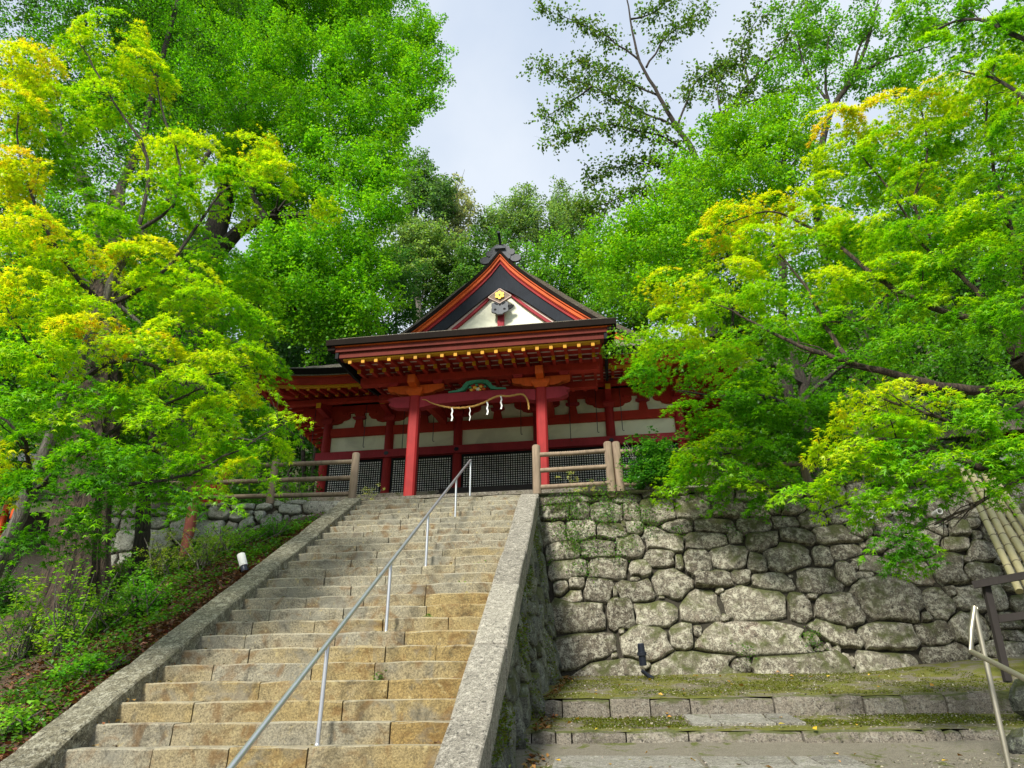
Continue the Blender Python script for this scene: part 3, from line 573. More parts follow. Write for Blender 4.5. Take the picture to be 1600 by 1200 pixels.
for poly in ([(1.05,7.9),(1.42,7.9),(1.40,8.95),(1.05,8.95)], [(1.44,7.9),(1.85,7.9),(1.9,8.4),(1.42,8.5)], [(1.42,8.53),(1.9,8.43),(2.0,8.95),(1.42,8.95)], [(1.88,7.9),(2.1,7.9),(2.1,8.95),(2.03,8.95),(1.93,8.4)], [(2.12,7.9),(2.5,7.9),(2.5,8.95),(2.12,8.95)], [(1.05,7.0),(2.5,7.0),(2.5,7.87),(1.05,7.87)], [(-.45,7.3),(1.0,7.3),(1.0,8.93),(-.45,8.93)]): slab(poly, zf2)

# ================================================================== SHRINE HALL (local frame: u across, v back, w = world height - GZ)
GZ = 6.08; BETA = math.radians(1.86)
hall = thing('shrine_hall', 'vermilion wooden shrine hall with white panels, black lattices and a bark roof gable', 'shrine hall', (-2.5928, 20.4, GZ), -BETA)
def H(name, mb, mat, parent=None, smooth=False):
    mb.v = [(x, y, z-GZ) for x, y, z in mb.v]; return mb.build(name, M[mat], parent or hall, False, smooth)
def hp(px, py, v):       # picture point on the local plane v -> (u, w)
    ux = np.array([math.cos(BETA), -math.sin(BETA), 0]); vy = np.array([math.sin(BETA), math.cos(BETA), 0]); c = np.array([-2.5928, 20.4, 0])
    d = ray(px, py); s = (v-np.dot(EYE-c, vy))/np.dot(d, vy); P = EYE+d*s; return float(np.dot(P-c, ux)), float(P[2])
CU = (-5.6, -3.51, -1.265, 1.265, 3.51, 5.6)
# podium
H('podium', MB().box((-6.6, -1.0, 6.0), (6.6, 12, 8.17), .05), 'path_block'); H('podium', MB().box((-2.7, -4.3, 6.0), (2.7, -1.02, 6.95), .05), 'path_block')
for i in range(6): H('podium_step', MB().box((-1.5, -1.05-.0*i-.22*(5-i)-.22, 6.94+.2*i), (1.5, -1.04, 6.94+.2*(i+1)-.003), .01), 'plain_wood')
# columns
for u in CU: H('column', MB().tube([(u, 0, 8.1), (u, 0, 9.6), (u, 0, 11.0)], [.15, .148, .138], 20), 'red', smooth=True)
for v in (2.1, 4.2, 6.3, 8.4):
    for u in (-5.6, 5.6): H('column', MB().tube([(u, v, 8.1), (u, v, 11.0)], .145, 14), 'red', smooth=True)
# wall panels, beams, lattices bay by bay
for a, b in zip(CU[:-1], CU[1:]):
    H('plaster_panel', MB().box((a+.1, .035, 9.87), (b-.1, .075, 11.35)), 'plaster')
    H('upper_beam', MB().box((a+.125, -.09, 10.47), (b-.125, .09, 10.745), .012), 'dark_red')
    la, lb = a+.13, b-.13
    fr = H('lattice_panel', MB().box((la, -.045, 8.2), (lb, -.0, 8.32)).box((la, -.045, 9.56), (lb, .0, 9.63)).box((la, -.0455, 8.32), (la+.075, .0, 9.56)).box((lb-.075, -.0455, 8.32), (lb, .0, 9.56)), 'black')
    mb = MB(); nx_ = int((lb-la-.15)/.073); px_ = (lb-la-.15)/nx_; z_ = [8.32+1.24*i/17 for i in range(18)]
    for i in range(1, nx_): x = la+.075+i*px_; mb.box((x-.015, -.0135, 8.32), (x+.015, -.003, 9.56))
    for z in z_[1:-1]: mb.box((la+.075, -.012, z-.015), (lb-.075, -.001, z+.015))
    g = H('lattice_bars', mb, 'black', fr); g["kind"] = 'stuff'
    H('lattice_backing', MB().box((la+.05, .0005, 8.3), (lb-.05, .012, 9.58)), 'paper', fr)
    if abs(a+b) > 6 or abs(a+b) < .1: pass
nag = H('tie_beam', MB().box((-5.85, -.2, 9.63), (5.85, .02, 9.885), .012), 'purple_red')
for u in CU[1:-1]:
    mb = MB(); mb.add([(u+.075*math.cos(i*math.pi/3), -.215, 9.755+.06*math.sin(i*math.pi/3)) for i in range(6)]+[(u+.085*math.cos(i*math.pi/3), -.2, 9.755+.07*math.sin(i*math.pi/3)) for i in range(6)], [tuple(range(6))]+[(i, (i+1)%6, 6+(i+1)%6, 6+i) for i in range(6)])
    H('nail_cover', mb, 'black_metal', nag)
H('tie_beam', MB().box((-5.8, -.12, 8.06), (5.8, .08, 8.2), .01), 'purple_red')
H('plate_beam', MB().box((-6.5, -.1, 11.29), (6.5, .12, 11.53), .012), 'dark_red')
H('plate_beam', MB().box((-6.7, -.82, 11.33), (6.7, -.66, 11.47), .012), 'dark_red')
# bracket arms on the columns, flared struts between
def boat(u, w, hl, hh, th, v0, mat, par=None, nm='bracket_arm'):
    p = [(u-hl, w+hh), (u-hl, w+hh*.62), (u-hl*.93, w+hh*.45), (u-hl*.80, w+hh*.36), (u-hl*.70, w+hh*.33), (u-hl*.62, w+hh*.12), (u-hl*.42, w), (u+hl*.42, w), (u+hl*.62, w+hh*.12), (u+hl*.70, w+hh*.33), (u+hl*.80, w+hh*.36), (u+hl*.93, w+hh*.45), (u+hl, w+hh*.62), (u+hl, w+hh)]
    return H(nm, MB().prism(p, v0-th/2, v0+th/2), mat, par)
for u in CU:
    ca = H('capital_block', MB().add([(u-.13, -.13, 10.90), (u+.13, -.13, 10.90), (u+.13, .13, 10.90), (u-.13, .13, 10.90), (u-.19, -.19, 11.0), (u+.19, -.19, 11.0), (u+.19, .19, 11.0), (u-.19, .19, 11.0), (u-.19, -.19, 11.08), (u+.19, -.19, 11.08), (u+.19, .19, 11.08), (u-.19, .19, 11.08)], [(3,2,1,0)]+[(r*4+i, r*4+(i+1)%4, r*4+4+(i+1)%4, r*4+4+i) for r in range(2) for i in range(4)]+[(8,9,10,11)]), 'red')
    boat(u, 10.93, .72, .36, .16, -.02, 'dark_red', ca)
    mb = MB(); mb.box((u-.09, -.95, 11.09), (u+.09, .1, 11.3), .02); H('bracket_arm', mb, 'red', ca)
    H('yellow_tip', MB().box((u-.075, -.962, 11.11), (u+.075, -.951, 11.28)), 'yellow', ca)
    for du in (-.55, 0, .55): H('bearing_block', MB().box((u+du-.1, -.13, 11.2), (u+du+.1, .1, 11.288), .02), 'dark_red', ca)
for a, b in zip(CU[:-1], CU[1:]):
    u = (a+b)/2; s_ = H('strut', MB().prism([(u-.15, 10.748), (u+.15, 10.748), (u+.10, 11.04), (u-.10, 11.04)], -.06, .05), 'dark_red')
    H('strut_dish', MB().prism([(u-.12, 11.04), (u+.12, 11.04), (u+.22, 11.09), (u+.21, 11.13), (u-.21, 11.13), (u-.22, 11.09)], -.11, .06), 'purple_red', s_)
    H('bearing_block', MB().prism([(u-.11, 11.132), (u+.11, 11.132), (u+.15, 11.2), (u+.15, 11.288), (u-.15, 11.288), (u-.15, 11.2)], -.1, .06), 'dark_red', s_)
# side walls (seen only from the side)
for s in (-1, 1):
    H('side_wall', MB().box((s*5.56-.03, .1, 8.1), (s*5.56+.03, 9, 11.4)), 'plaster'); H('side_beam', MB().box((s*5.6-.1, .15, 9.63), (s*5.6+.1, 8.5, 9.88)), 'dark_red'); H('side_beam', MB().box((s*5.6-.09, .15, 10.47), (s*5.6+.09, 8.5, 10.74)), 'dark_red'); H('side_beam', MB().box((s*5.6-.12, -.8, 11.3), (s*5.6+.12, 9, 11.5)), 'dark_red')
# hanging hooks before the panels
for px, y0, y1 in ((567,632,699),(628,650,702),(676,638,690),(814,610,679),(892,655,689),(934,622,676),(973,632,673),(486,664,700)):
    u, w1 = hp(px, y1, -.35); H('hanging_hook', MB().tube([(u, -.35, 11.5), (u, -.35, w1+.04), (u+.015, -.35, w1), (u+.05, -.35, w1+.015)], .011, 5), 'black_metal')
# --- eaves: two tiers of rafters with painted ends
def rafter(u, vi, wi, vo, wo, sz, mat='dark_red', tip=True):
    r = H('rafter', MB().beam((u, vi, wi), (u, vo, wo), sz, sz*1.15), mat)
    if tip: H('rafter_tip', MB().beam((u, vo+.03, wo+.002), (u, vo-.012, wo-.001), sz*1.08, sz*1.25), 'yellow', r)
    return r
def corner_lift(u): return .22*max(0, (abs(u)-4.3)/3.0)**2
for k in range(-21, 22):
    u = k*.335
    if abs(u) < 3.0 or abs(u) > 7.2: continue
    l = corner_lift(u)
    rafter(u, .2, 11.78, -1.0, 11.52+l*.6, .085); rafter(u, -.55, 11.64+l*.5, -1.66, 11.40+l, .08)
for s in (-1, 1):     # fascia: yellow edge, red board, thatch
    us = np.linspace(3.3, 7.25, 9)*s
    for nm, mt, v0, v1, z0, z1 in (('eave_fascia', 'yellow', -1.76, -1.62, 11.42, 11.475), ('eave_fascia', 'dark_red', -1.86, -1.6, 11.476, 11.70), ('eave_fascia', 'orange_red', -1.885, -1.6, 11.701, 11.745)):
        mb = MB(); V = []
        for u in us: l = corner_lift(u); V += [(u, v0, z0+l), (u, v1, z0+l), (u, v1, z1+l), (u, v0, z1+l)]
        mb.add(V, [(i*4+j, (i+1)*4+j, (i+1)*4+(j+1)%4, i*4+(j+1)%4) for i in range(8) for j in range(4)]+[(0,1,2,3),(32,33,34,35)]); H(nm, mb, mt)
    # soffit boards under the front and the side eaves
    V = []
    for u in us: V += [(u, -1.7, 11.462+corner_lift(u)), (u, .3, 11.93), (u, .3, 11.95), (u, -1.7, 11.482+corner_lift(u))]
    mb = MB(); mb.add(V, [(i*4+j, (i+1)*4+j, (i+1)*4+(j+1)%4, i*4+(j+1)%4) for i in range(8) for j in range(4)]+[(0,1,2,3),(32,33,34,35)]); H('eave_soffit', mb, 'dark_red')
    for i in range(5):
        v = -1.45+i*.36; z = 11.445+(v+1.7)*.24; H('eave_reflection_strip', MB().beam((s*3.2, v, z), (s*7.0, v, z+corner_lift(7)*(.9-.18*i)), .07, .02), 'soffit')  # pale strips stand in for reflections under the front eave
    # side eave
    for k in range(26):
        v = -1.5+k*.36; l = .22*max(0, (1.0-v)/2.8)**2 if v < 1 else 0
        r = H('rafter', MB().beam((s*5.5, max(v, -.2) if v < 0 else v, 11.72), (s*7.22, v, 11.42+l), .085, .1), 'dark_red'); H('rafter_tip', MB().beam((s*7.2, v, 11.424+l), (s*7.235, v, 11.418+l), .09, .11), 'yellow', r)
    H('side_soffit', MB().add([(s*5.4, .0, 11.82), (s*7.3, -1.7, 11.71), (s*7.3, 9.5, 11.5), (s*5.4, 9.5, 11.82), (s*5.4, .0, 11.84), (s*7.3, -1.7, 11.73), (s*7.3, 9.5, 11.52), (s*5.4, 9.5, 11.84)], [(0,1,2,3),(4,5,6,7),(0,1,5,4),(1,2,6,5),(2,3,7,6)]), 'dark_red')
    for i in range(4): u = s*(5.75+.4*i); H('eave_reflection_strip', MB().beam((u, -.6, 11.735-.055*i), (u, 9.4, 11.735-.07*i), .07, .02), 'soffit')  # same painted reflections under the side eave
    H('eave_fascia', MB().box((min(s*7.2, s*7.36), -1.8, 11.5), (max(s*7.2, s*7.36), 9.6, 11.72)), 'dark_red')
    mb = MB(); mb.beam((s*5.5, .2, 11.7), (s*7.3, -1.78, 11.58), .16, .2); H('hip_rafter', mb, 'dark_red')
# --- roof shell (hip-and-gable, gable to the front)
def prof(u): u = abs(u); return 17.45-1.0486*u+.0414*u*u+.19*math.exp(-3.5*u)
VG = .35
def roof_h(u, v):
    if abs(u) > 7.45: u = math.copysign(7.45, u)
    side = prof(u)+(0.0 if v > 1 else corner_lift(u)*max(0, (1-v)/2.8))
    front = 11.98+corner_lift(u)+(v+1.9)*.62+.03*(v+1.9)**2
    return min(side, front) if v < VG+.75 else side
us = np.concatenate([np.linspace(-7.45, -.2, 30), [0], np.linspace(.2, 7.45, 30)])
def shell(name, us, vs_, hf, th, mat):
    nu, nv = len(us), len(vs_); V = [(u, v, hf(u, v)) for v in vs_ for u in us]+[(u, v, hf(u, v)-th) for v in vs_ for u in us]; o = nu*nv; F = []
    for j in range(nv-1):
        for i in range(nu-1): a = j*nu+i; F += [(a, a+1, a+nu+1, a+nu), (o+a, o+a+nu, o+a+nu+1, o+a+1)]
    for i in range(nu-1): F += [(i, o+i, o+i+1, i+1), ((nv-1)*nu+i, (nv-1)*nu+i+1, o+(nv-1)*nu+i+1, o+(nv-1)*nu+i)]
    for j in range(nv-1): F += [(j*nu, (j+1)*nu, o+(j+1)*nu, o+j*nu), (j*nu+nu-1, o+j*nu+nu-1, o+(j+1)*nu+nu-1, (j+1)*nu+nu-1)]
    return H(name, MB().add(V, F), mat, None, True)
rf = shell('roof', us, np.array([-1.95, -1.6, -1.0, -.4, .2, .7, 1.09]), lambda u, v: roof_h(u, v), .24, 'bark')
rf2 = shell('roof', us, np.array([VG, 3, 6, 9, 11.5]), lambda u, v: prof(u), .17, 'bark')
# thatch edge of the front eave
for s in (-1, 1):
    V = []; uu = np.linspace(3.2, 7.47, 8)*s
    for u in uu: l = corner_lift(u); V += [(u, -1.955, 11.747+l), (u, -1.6, 11.747+l), (u, -1.6, 11.93+l), (u, -1.955, 11.965+l)]
    H('thatch_edge', MB().add(V, [(i*4+j, (i+1)*4+j, (i+1)*4+(j+1)%4, i*4+(j+1)%4) for i in range(7) for j in range(4)]+[(0,1,2,3),(28,29,30,31)]), 'bark_edge')
# gable: stacked mouldings following the roof curve
def rake(name, v0, v1, o0, o1, mat, umax, ext=0.0, n=18, par=None, umin=0.0):
    objs = []
    for s in (-1, 1):
        V = []; uu = np.linspace(umin, umax, n)
        for u in uu:
            a = o0(u) if callable(o0) else o0; b = o1(u) if callable(o1) else o1
            V += [(s*u, v0, prof(u)-a), (s*u, v1, prof(u)-a), (s*u, v1, prof(u)-b), (s*u, v0, prof(u)-b)]
        objs.append(H(name, MB().add(V, [(i*4+j, (i+1)*4+j, (i+1)*4+(j+1)%4, i*4+(j+1)%4) for i in range(n-1) for j in range(4)]+[(0,1,2,3), tuple(range(4*n-4, 4*n))]), mat, par))
    return objs
rake('gable_thatch', VG+.30, VG+1.3, lambda u: -.12-.32*min(1, u/1.6), -.021, 'bark', 7.1)
rake('gable_thatch_edge', VG-.06, VG+.3, -.02, .14, 'bark_edge', 5.6)
rake('gable_moulding', VG-.03, VG+.3, .142, .20, 'orange_red', 5.6)
rake('gable_moulding', VG+.02, VG+.3, .202, .36, 'orange_red', 5.6)
rake('gable_moulding', VG+.05, VG+.3, .362, .40, 'dark_red', 5.6)
rake('gable_moulding', VG+.08, VG+.3, .402, .52, 'red', 5.6)
rake('barge_board', VG+.12, VG+.2, .522, lambda u: 1.11-.04*u+.45*math.exp(-u*3.0), 'navy', 5.4)
rake('gable_rafter', VG+.205, VG+.27, lambda u: 1.06-.04*u, lambda u: 1.22-.04*u, 'soffit', 4.6)
rake('gable_rafter', VG+.22, VG+.32, lambda u: 1.221-.04*u, lambda u: 1.35-.04*u, 'purple_red', 4.6)
V = [(0, VG+.68, prof(0)-1.5)]+[(u, VG+.68, prof(u)-1.5) for u in np.linspace(-4.4, 4.4, 23)]; V2 = [(-4.4, VG+.68, 13.2), (4.4, VG+.68, 13.2)]
mb = MB(); pts = [(u, prof(u)-1.2) for u in np.linspace(-3.8, 3.8, 21)]; mb.prism([(-3.8, 12.9)]+pts+[(3.8, 12.9)], VG+.33, VG+.40); H('gable_wall', mb, 'plaster')
H('gable_post', MB().box((-.12, VG+.23, 13.3), (.12, VG+.335, 15.9), .02), 'purple_red'); H('gable_post', MB().box((-3.6, VG+.25, 14.0), (3.6, VG+.336, 14.25), .02), 'purple_red')
# gable pendant with the gold flower crest
pd = H('gable_pendant', MB().prism([(-.50, 15.63), (0, 15.30), (.50, 15.63), (.47, 15.70), (.02, 16.04), (-.02, 16.04), (-.47, 15.70)], VG-.01, VG+.115), 'brown_plate')
H('plate_border', MB().beam((-.5, VG-.0, 15.64), (-.01, VG-.0, 16.04), .03, .045, (0, 1, 0)).beam((.5, VG, 15.64), (.01, VG, 16.04), .03, .045, (0, 1, 0)).beam((-.5, VG, 15.64), (0, VG, 15.3), .03, .035, (0, 1, 0)).beam((.5, VG, 15.64), (0, VG, 15.3), .03, .035, (0, 1, 0)), 'soffit', pd)
cr = MB()
for i in range(6):
    a = i*math.pi/3+math.pi/6; c = (.115*math.cos(a), 15.69+.115*math.sin(a)); pts = []
    for j in range(10): b = j*2*math.pi/10; pts.append((c[0]+.1*math.cos(a)*math.cos(b)-.075*math.sin(a)*math.sin(b), c[1]+.1*math.sin(a)*math.cos(b)+.075*math.cos(a)*math.sin(b)))
    cr.prism(pts, VG-.05-.004*i, VG-.012)
fl = H('gold_crest', cr, 'gold', pd)
H('gold_crest', MB().prism([(.05*math.cos(i*math.pi/5), 15.69+.05*math.sin(i*math.pi/5)) for i in range(10)], VG-.085, VG-.06), 'brown_plate', pd)
lob = [(0, 14.78)]
for i in range(1, 24):
    a = -math.pi/2+i*2*math.pi/24; r = .36*(1+.10*math.cos(6*a+math.pi)); lob.append((r*math.cos(a)*1.05, 15.13+r*math.sin(a)))
cg = H('carved_ornament', MB().prism(lob, VG+.02, VG+.10), 'pendant', pd)
for sx in (-1, 1):
    H('carved_hollow', MB().prism([(sx*.2+.06*math.cos(i*math.pi/4), 15.02+.05*math.sin(i*math.pi/4)) for i in range(8)], VG+.012, VG+.03), 'black', cg); H('carved_hollow', MB().prism([(sx*.16+.09*math.cos(i*math.pi/4), 15.3+.035*math.sin(i*math.pi/4)+.05*math.cos(i*math.pi/4)*sx) for i in range(8)], VG+.012, VG+.03), 'black', cg)
H('carved_hollow', MB().prism([(.05*math.cos(i*math.pi/4), 15.27+.075*math.sin(i*math.pi/4)) for i in range(8)], VG+.012, VG+.03), 'black', cg)
H('carved_fin', MB().prism([(.3, 14.98), (.56, 15.1), (.6, 15.2), (.5, 15.25), (.34, 15.22)], VG+.05, VG+.1), 'black', cg)
# ridge and its end tile
H('ridge', MB().box((-.2, VG+.25, 17.5), (.2, 11.5, 17.86), .05), 'tile')
on = MB(); on.prism([(-.36, 17.34), (.36, 17.34), (.42, 17.59), (.34, 17.86), (.16, 18.00), (-.16, 18.00), (-.34, 17.86), (-.42, 17.59)], VG+.1, VG+.24); ot = H('ridge_end_tile', on, 'tile')
for s in (-1, 1):
    H('tile_scroll', MB().prism([(s*(.56+.2*math.cos(a)), 17.36+.16*math.sin(a)) for a in np.linspace(0, 2*math.pi, 13)[:-1]], VG+.12, VG+.22), 'tile', ot); H('tile_scroll', MB().prism([(s*(.42+.12*math.cos(a)), 17.62+.13*math.sin(a)) for a in np.linspace(0, 2*math.pi, 11)[:-1]], VG+.09, VG+.23), 'tile', ot)
H('tile_plug', MB().prism([(.2*math.cos(a), 17.76+.13*math.sin(a)) for a in np.linspace(0, math.pi, 9)], VG+.0, VG+.12), 'pendant', ot)
H('tile_horn', MB().tube([(0, VG+.2, 17.94), (0, VG-.05, 18.14), (0, VG-.35, 18.22)], [.05, .05, .055], 10), 'black_metal', ot)
for o in list(bpy.data.objects):
    if o.name.split('.')[0] in ('gable_pendant', 'plate_border', 'gold_crest', 'carved_ornament', 'carved_hollow', 'carved_fin'):
        for v in o.data.vertices: v.co.x *= .82; v.co.z = (v.co.z-(15.62-GZ))*.82+(15.62-GZ)
# --- porch
PU = 1.72; PV = -3.4
for s in (-1, 1):
    H('porch_column', MB().box((s*PU-.14, PV-.14, 6.95), (s*PU+.14, PV+.14, 10.03), .045), 'red')
    u = s*PU; c = H('capital_block', MB().add([(u-.15, PV-.15, 10.03), (u+.15, PV-.15, 10.03), (u+.15, PV+.15, 10.03), (u-.15, PV+.15, 10.03), (u-.24, PV-.24, 10.13), (u+.24, PV-.24, 10.13), (u+.24, PV+.24, 10.13), (u-.24, PV+.24, 10.13), (u-.24, PV-.24, 10.22), (u+.24, PV-.24, 10.22), (u+.24, PV+.24, 10.22), (u-.24, PV+.24, 10.22)], [(3,2,1,0)]+[(r*4+i, r*4+(i+1)%4, r*4+4+(i+1)%4, r*4+4+i) for r in range(2) for i in range(4)]+[(8,9,10,11)]), 'orange_red')
    boat(u, 10.10, .78, .26, .17, PV, 'orange_red', c)
    for du in (-.62, .62): H('bearing_block', MB().add([(u+du-.1, PV-.12, 10.365), (u+du+.1, PV-.12, 10.365), (u+du+.1, PV+.12, 10.365), (u+du-.1, PV+.12, 10.365), (u+du-.15, PV-.15, 10.46), (u+du+.15, PV-.15, 10.46), (u+du+.15, PV+.15, 10.46), (u+du-.15, PV+.15, 10.46)], [(3,2,1,0),(4,5,6,7)]+[(i, (i+1)%4, 4+(i+1)%4, 4+i) for i in range(4)]), 'red', c)
    H('bracket_arm', MB().prism([(-.0, 0)]*0+[(u-.1, 10.225), (u+.1, 10.225), (u+.1, 10.46), (u-.1, 10.46)], PV-.55, PV+.55), 'orange_red', c)
    # carved beam nose
    nose = [(s*(PU+.14), 9.68), (s*(PU+.5), 9.70), (s*(PU+.72), 9.80), (s*(PU+.66), 9.88), (s*(PU+.76), 9.96), (s*(PU+.6), 10.02), (s*(PU+.14), 10.02)]
    H('beam_nose', MB().prism(nose, PV-.11, PV+.11), 'purple_red')
    # tie from porch column back to the hall
    V = []
    for i in range(9):
        t = i/8; v = PV+.15+(3.2)*t; z = 10.05+.75*t+.12*math.sin(t*math.pi); V += [(s*PU-.1, v, z-.14), (s*PU+.1, v, z-.14), (s*PU+.1, v, z+.14), (s*PU-.1, v, z+.14)]
    H('porch_tie', MB().add(V, [(i*4+j, (i+1)*4+j, (i+1)*4+(j+1)%4, i*4+(j+1)%4) for i in range(8) for j in range(4)]), 'dark_red')
H('rainbow_beam', MB().prism([(-PU+.15, 9.66), (-1.2, 9.74), (0, 9.79), (1.2, 9.74), (PU-.15, 9.66), (PU-.15, 9.98), (1.0, 10.03), (0, 10.045), (-1.0, 10.03), (-PU+.15, 9.98)], PV-.115, PV+.115), 'purple_red')
H('porch_purlin', MB().box((-3.3, PV-.11, 10.465), (3.3, PV+.11, 10.68), .015), 'dark_red')
H('porch_purlin', MB().box((-3.2, PV+1.2, 10.6), (3.2, PV+1.38, 10.78), .015), 'dark_red')
# frog-leg strut, painted green
fl = [(-.98, 10.05), (-.62, 10.06), (-.45, 10.12), (-.36, 10.26), (-.28, 10.40), (-.14, 10.45), (.14, 10.45), (.28, 10.40), (.36, 10.26), (.45, 10.12), (.62, 10.06), (.98, 10.05), (.98, 10.085), (.7, 10.13), (.55, 10.2), (.47, 10.32), (.36, 10.455), (-.36, 10.455), (-.47, 10.32), (-.55, 10.2), (-.7, 10.13), (-.98, 10.085)]
V = []; 
inner = fl[:12]; outer = fl[12:][::-1]
top = [(-.98,10.095),(-.66,10.135),(-.53,10.21),(-.46,10.33),(-.36,10.43),(-.16,10.462),(.16,10.462),(.36,10.43),(.46,10.33),(.53,10.21),(.66,10.135),(.98,10.095)]
bot = [(-.98,10.052),(-.64,10.062),(-.46,10.10),(-.375,10.21),(-.29,10.31),(-.13,10.36),(.13,10.36),(.29,10.31),(.375,10.21),(.46,10.10),(.64,10.062),(.98,10.052)]
mb = MB(); V = []
for (x, z), (x2, z2) in zip(top, bot): V += [(x, PV-.13, z), (x, PV+.02, z), (x2, PV+.02, z2), (x2, PV-.13, z2)]
mb.add(V, [(i*4+j, (i+1)*4+j, (i+1)*4+(j+1)%4, i*4+(j+1)%4) for i in range(11) for j in range(4)]+[(0,1,2,3),(44,45,46,47)]); fg = H('frog_leg_strut', mb, 'green_paint')
H('carving', MB().prism([(-.3, 10.06), (.3, 10.06), (.27, 10.28), (.12, 10.36), (-.12, 10.36), (-.27, 10.28)], PV-.05, PV), 'dark_red', fg)
for i, (x, z, r, mt) in enumerate(((-.2,10.12,.06,'gold'),(-.08,10.2,.075,'gold'),(.03,10.13,.07,'plaster'),(.12,10.22,.065,'gold'),(.22,10.12,.06,'orange_red'),(-.02,10.29,.05,'green_paint'),(-.24,10.21,.045,'green_paint'),(.26,10.2,.04,'green_paint'),(-.12,10.09,.04,'orange_red'),(.1,10.09,.04,'gold'))):
    H('carved_flower', MB().prism([(x+r*(1+.25*math.cos(5*a))*math.cos(a), z+r*.8*(1+.25*math.cos(5*a))*math.sin(a)) for a in np.linspace(0, 2*math.pi, 16)[:-1]], PV-.09-.004*i, PV-.052), mt, fg)
for o in list(bpy.data.objects):
    if o.name.split('.')[0] in ('frog_leg_strut', 'carving', 'carved_flower'):
        for v in o.data.vertices: v.co.x *= .80; v.co.z = (v.co.z-(10.05-GZ))*.80+(10.045-GZ)
# porch eave
for k in range(-9, 10):
    u = k*.352
    rafter(u, PV+2.6, 11.2, PV-.62, 10.62, .085); rafter(u, PV-.1, 10.86, PV-1.32, 10.535, .08)
V = [(-3.4, -4.62, 10.69), (3.4, -4.62, 10.69), (3.4, -.7, 11.42), (-3.4, -.7, 11.42)]; H('porch_soffit', MB().add(V+[(x, y, z+.03) for x, y, z in V], [(0,1,2,3),(4,5,6,7),(0,1,5,4),(1,2,6,5),(2,3,7,6),(3,0,4,7)]), 'dark_red')
for i in range(9): v = -4.45+i*.4; z = 10.685+(v+4.62)*.186; H('eave_reflection_strip', MB().beam((-3.3, v, z), (3.3, v, z), .05, .02), 'soffit')  # reflected light under the porch eave, put in as pale strips
H('eave_fascia', MB().box((-3.35, -4.745, 10.585), (3.35, -4.6, 10.625)), 'yellow')
H('eave_fascia', MB().box((-3.45, -4.80, 10.626), (3.45, -4.55, 10.78)), 'brown_red'); H('eave_fascia', MB().box((-3.55, -4.86, 10.781), (3.55, -4.5, 10.91)), 'brown_red'); H('eave_fascia', MB().box((-3.66, -4.90, 10.911), (3.66, -4.5, 10.938)), 'orange_red')
H('thatch_edge', MB().box((-3.78, -4.97, 10.94), (3.78, -4.5, 11.105)), 'bark_edge')
us2 = np.linspace(-3.8, 3.8, 13); shell('porch_roof', us2, np.array([-4.955, -4.6, -4, -3, -2, -1, -.2]), lambda u, v: 11.125+(v+4.98)*.36+.012*(v+4.98)**2-(.02 if abs(u) > 3.79 else 0), .015, 'bark')
for s in (-1, 1):    # black boards closing the ends of the porch eave
    V = []
    for i in range(6):
        t = i/5; v = -4.84+3.6*t; z = 10.60+.62*t-.12*math.sin(t*math.pi); V += [(s*3.46, v, z), (s*3.54, v, z), (s*3.54, v, z+.42), (s*3.46, v, z+.42)]
    H('barge_board', MB().add(V, [(i*4+j, (i+1)*4+j, (i+1)*4+(j+1)%4, i*4+(j+1)%4) for i in range(5) for j in range(4)]+[(0,1,2,3),(20,21,22,23)]), 'black')
    V = []
    for i in range(6):
        t = i/5; v = -4.9+3.9*t; z = 11.0+.36*3.9*t; V += [(s*3.55, v, z-.18), (s*3.75, v, z-.18), (s*3.75, v, z+.0), (s*3.55, v, z+.0)]
    H('verge_board', MB().add(V, [(i*4+j, (i+1)*4+j, (i+1)*4+(j+1)%4, i*4+(j+1)%4) for i in range(5) for j in range(4)]+[(0,1,2,3),(20,21,22,23)]), 'bark_edge')
# --- straw rope and paper streamers on the porch
def hw(u, v, w_):   # local hall point -> world
    return np.array([-2.5928+u*math.cos(BETA)+v*math.sin(BETA), 20.4-u*math.sin(BETA)+v*math.cos(BETA), w_])
rpx = [(240,335,.35),(280,338,.6),(330,365,.9),(400,388,1.2),(470,405,1.45),(540,414,1.6),(610,415,1.65),(680,408,1.65),(740,398,1.65),(800,378,1.6),(860,352,1.6),(910,325,1.6),(960,305,1.6),(1010,298,1.6),(1060,302,1.6),(1120,294,1.6),(1180,283,1.55),(1215,288,1.55),(1240,310,1.5),(1258,345,1.5),(1268,390,1.4),(1270,430,1.4)]
RV = PV-.22; pr = []
for x, y, r in rpx: u, w_ = hp(620+x/6.154, 570+y/6.154, RV); pr.append((hw(u, RV, w_), r*.016))
P_ = limb_path([p for p, _ in pr], 0, 4); R_ = np.interp(np.linspace(0, 1, len(P_)), np.linspace(0, 1, len(pr)), [r for _, r in pr])
rope = thing('sacred_rope', 'golden straw rope sagging between the two front porch columns', 'rope', tuple(hw(0, RV, 9.6)))
for ph in (0, 2.094, 4.189):
    pts = []
    for i, (p, r) in enumerate(zip(P_, R_)):
        t = P_[min(i+1, len(P_)-1)]-P_[max(i-1, 0)]; t /= np.linalg.norm(t); a = np.cross(t, [0, 1, 0]); a /= np.linalg.norm(a); b = np.cross(t, a); th = ph+i*.75; pts.append(p+(a*math.cos(th)+b*math.sin(th))*r*.5)
    MB().tube(pts, [r*.62 for r in R_], 6).build('strand', M['rope'], rope, True, True)
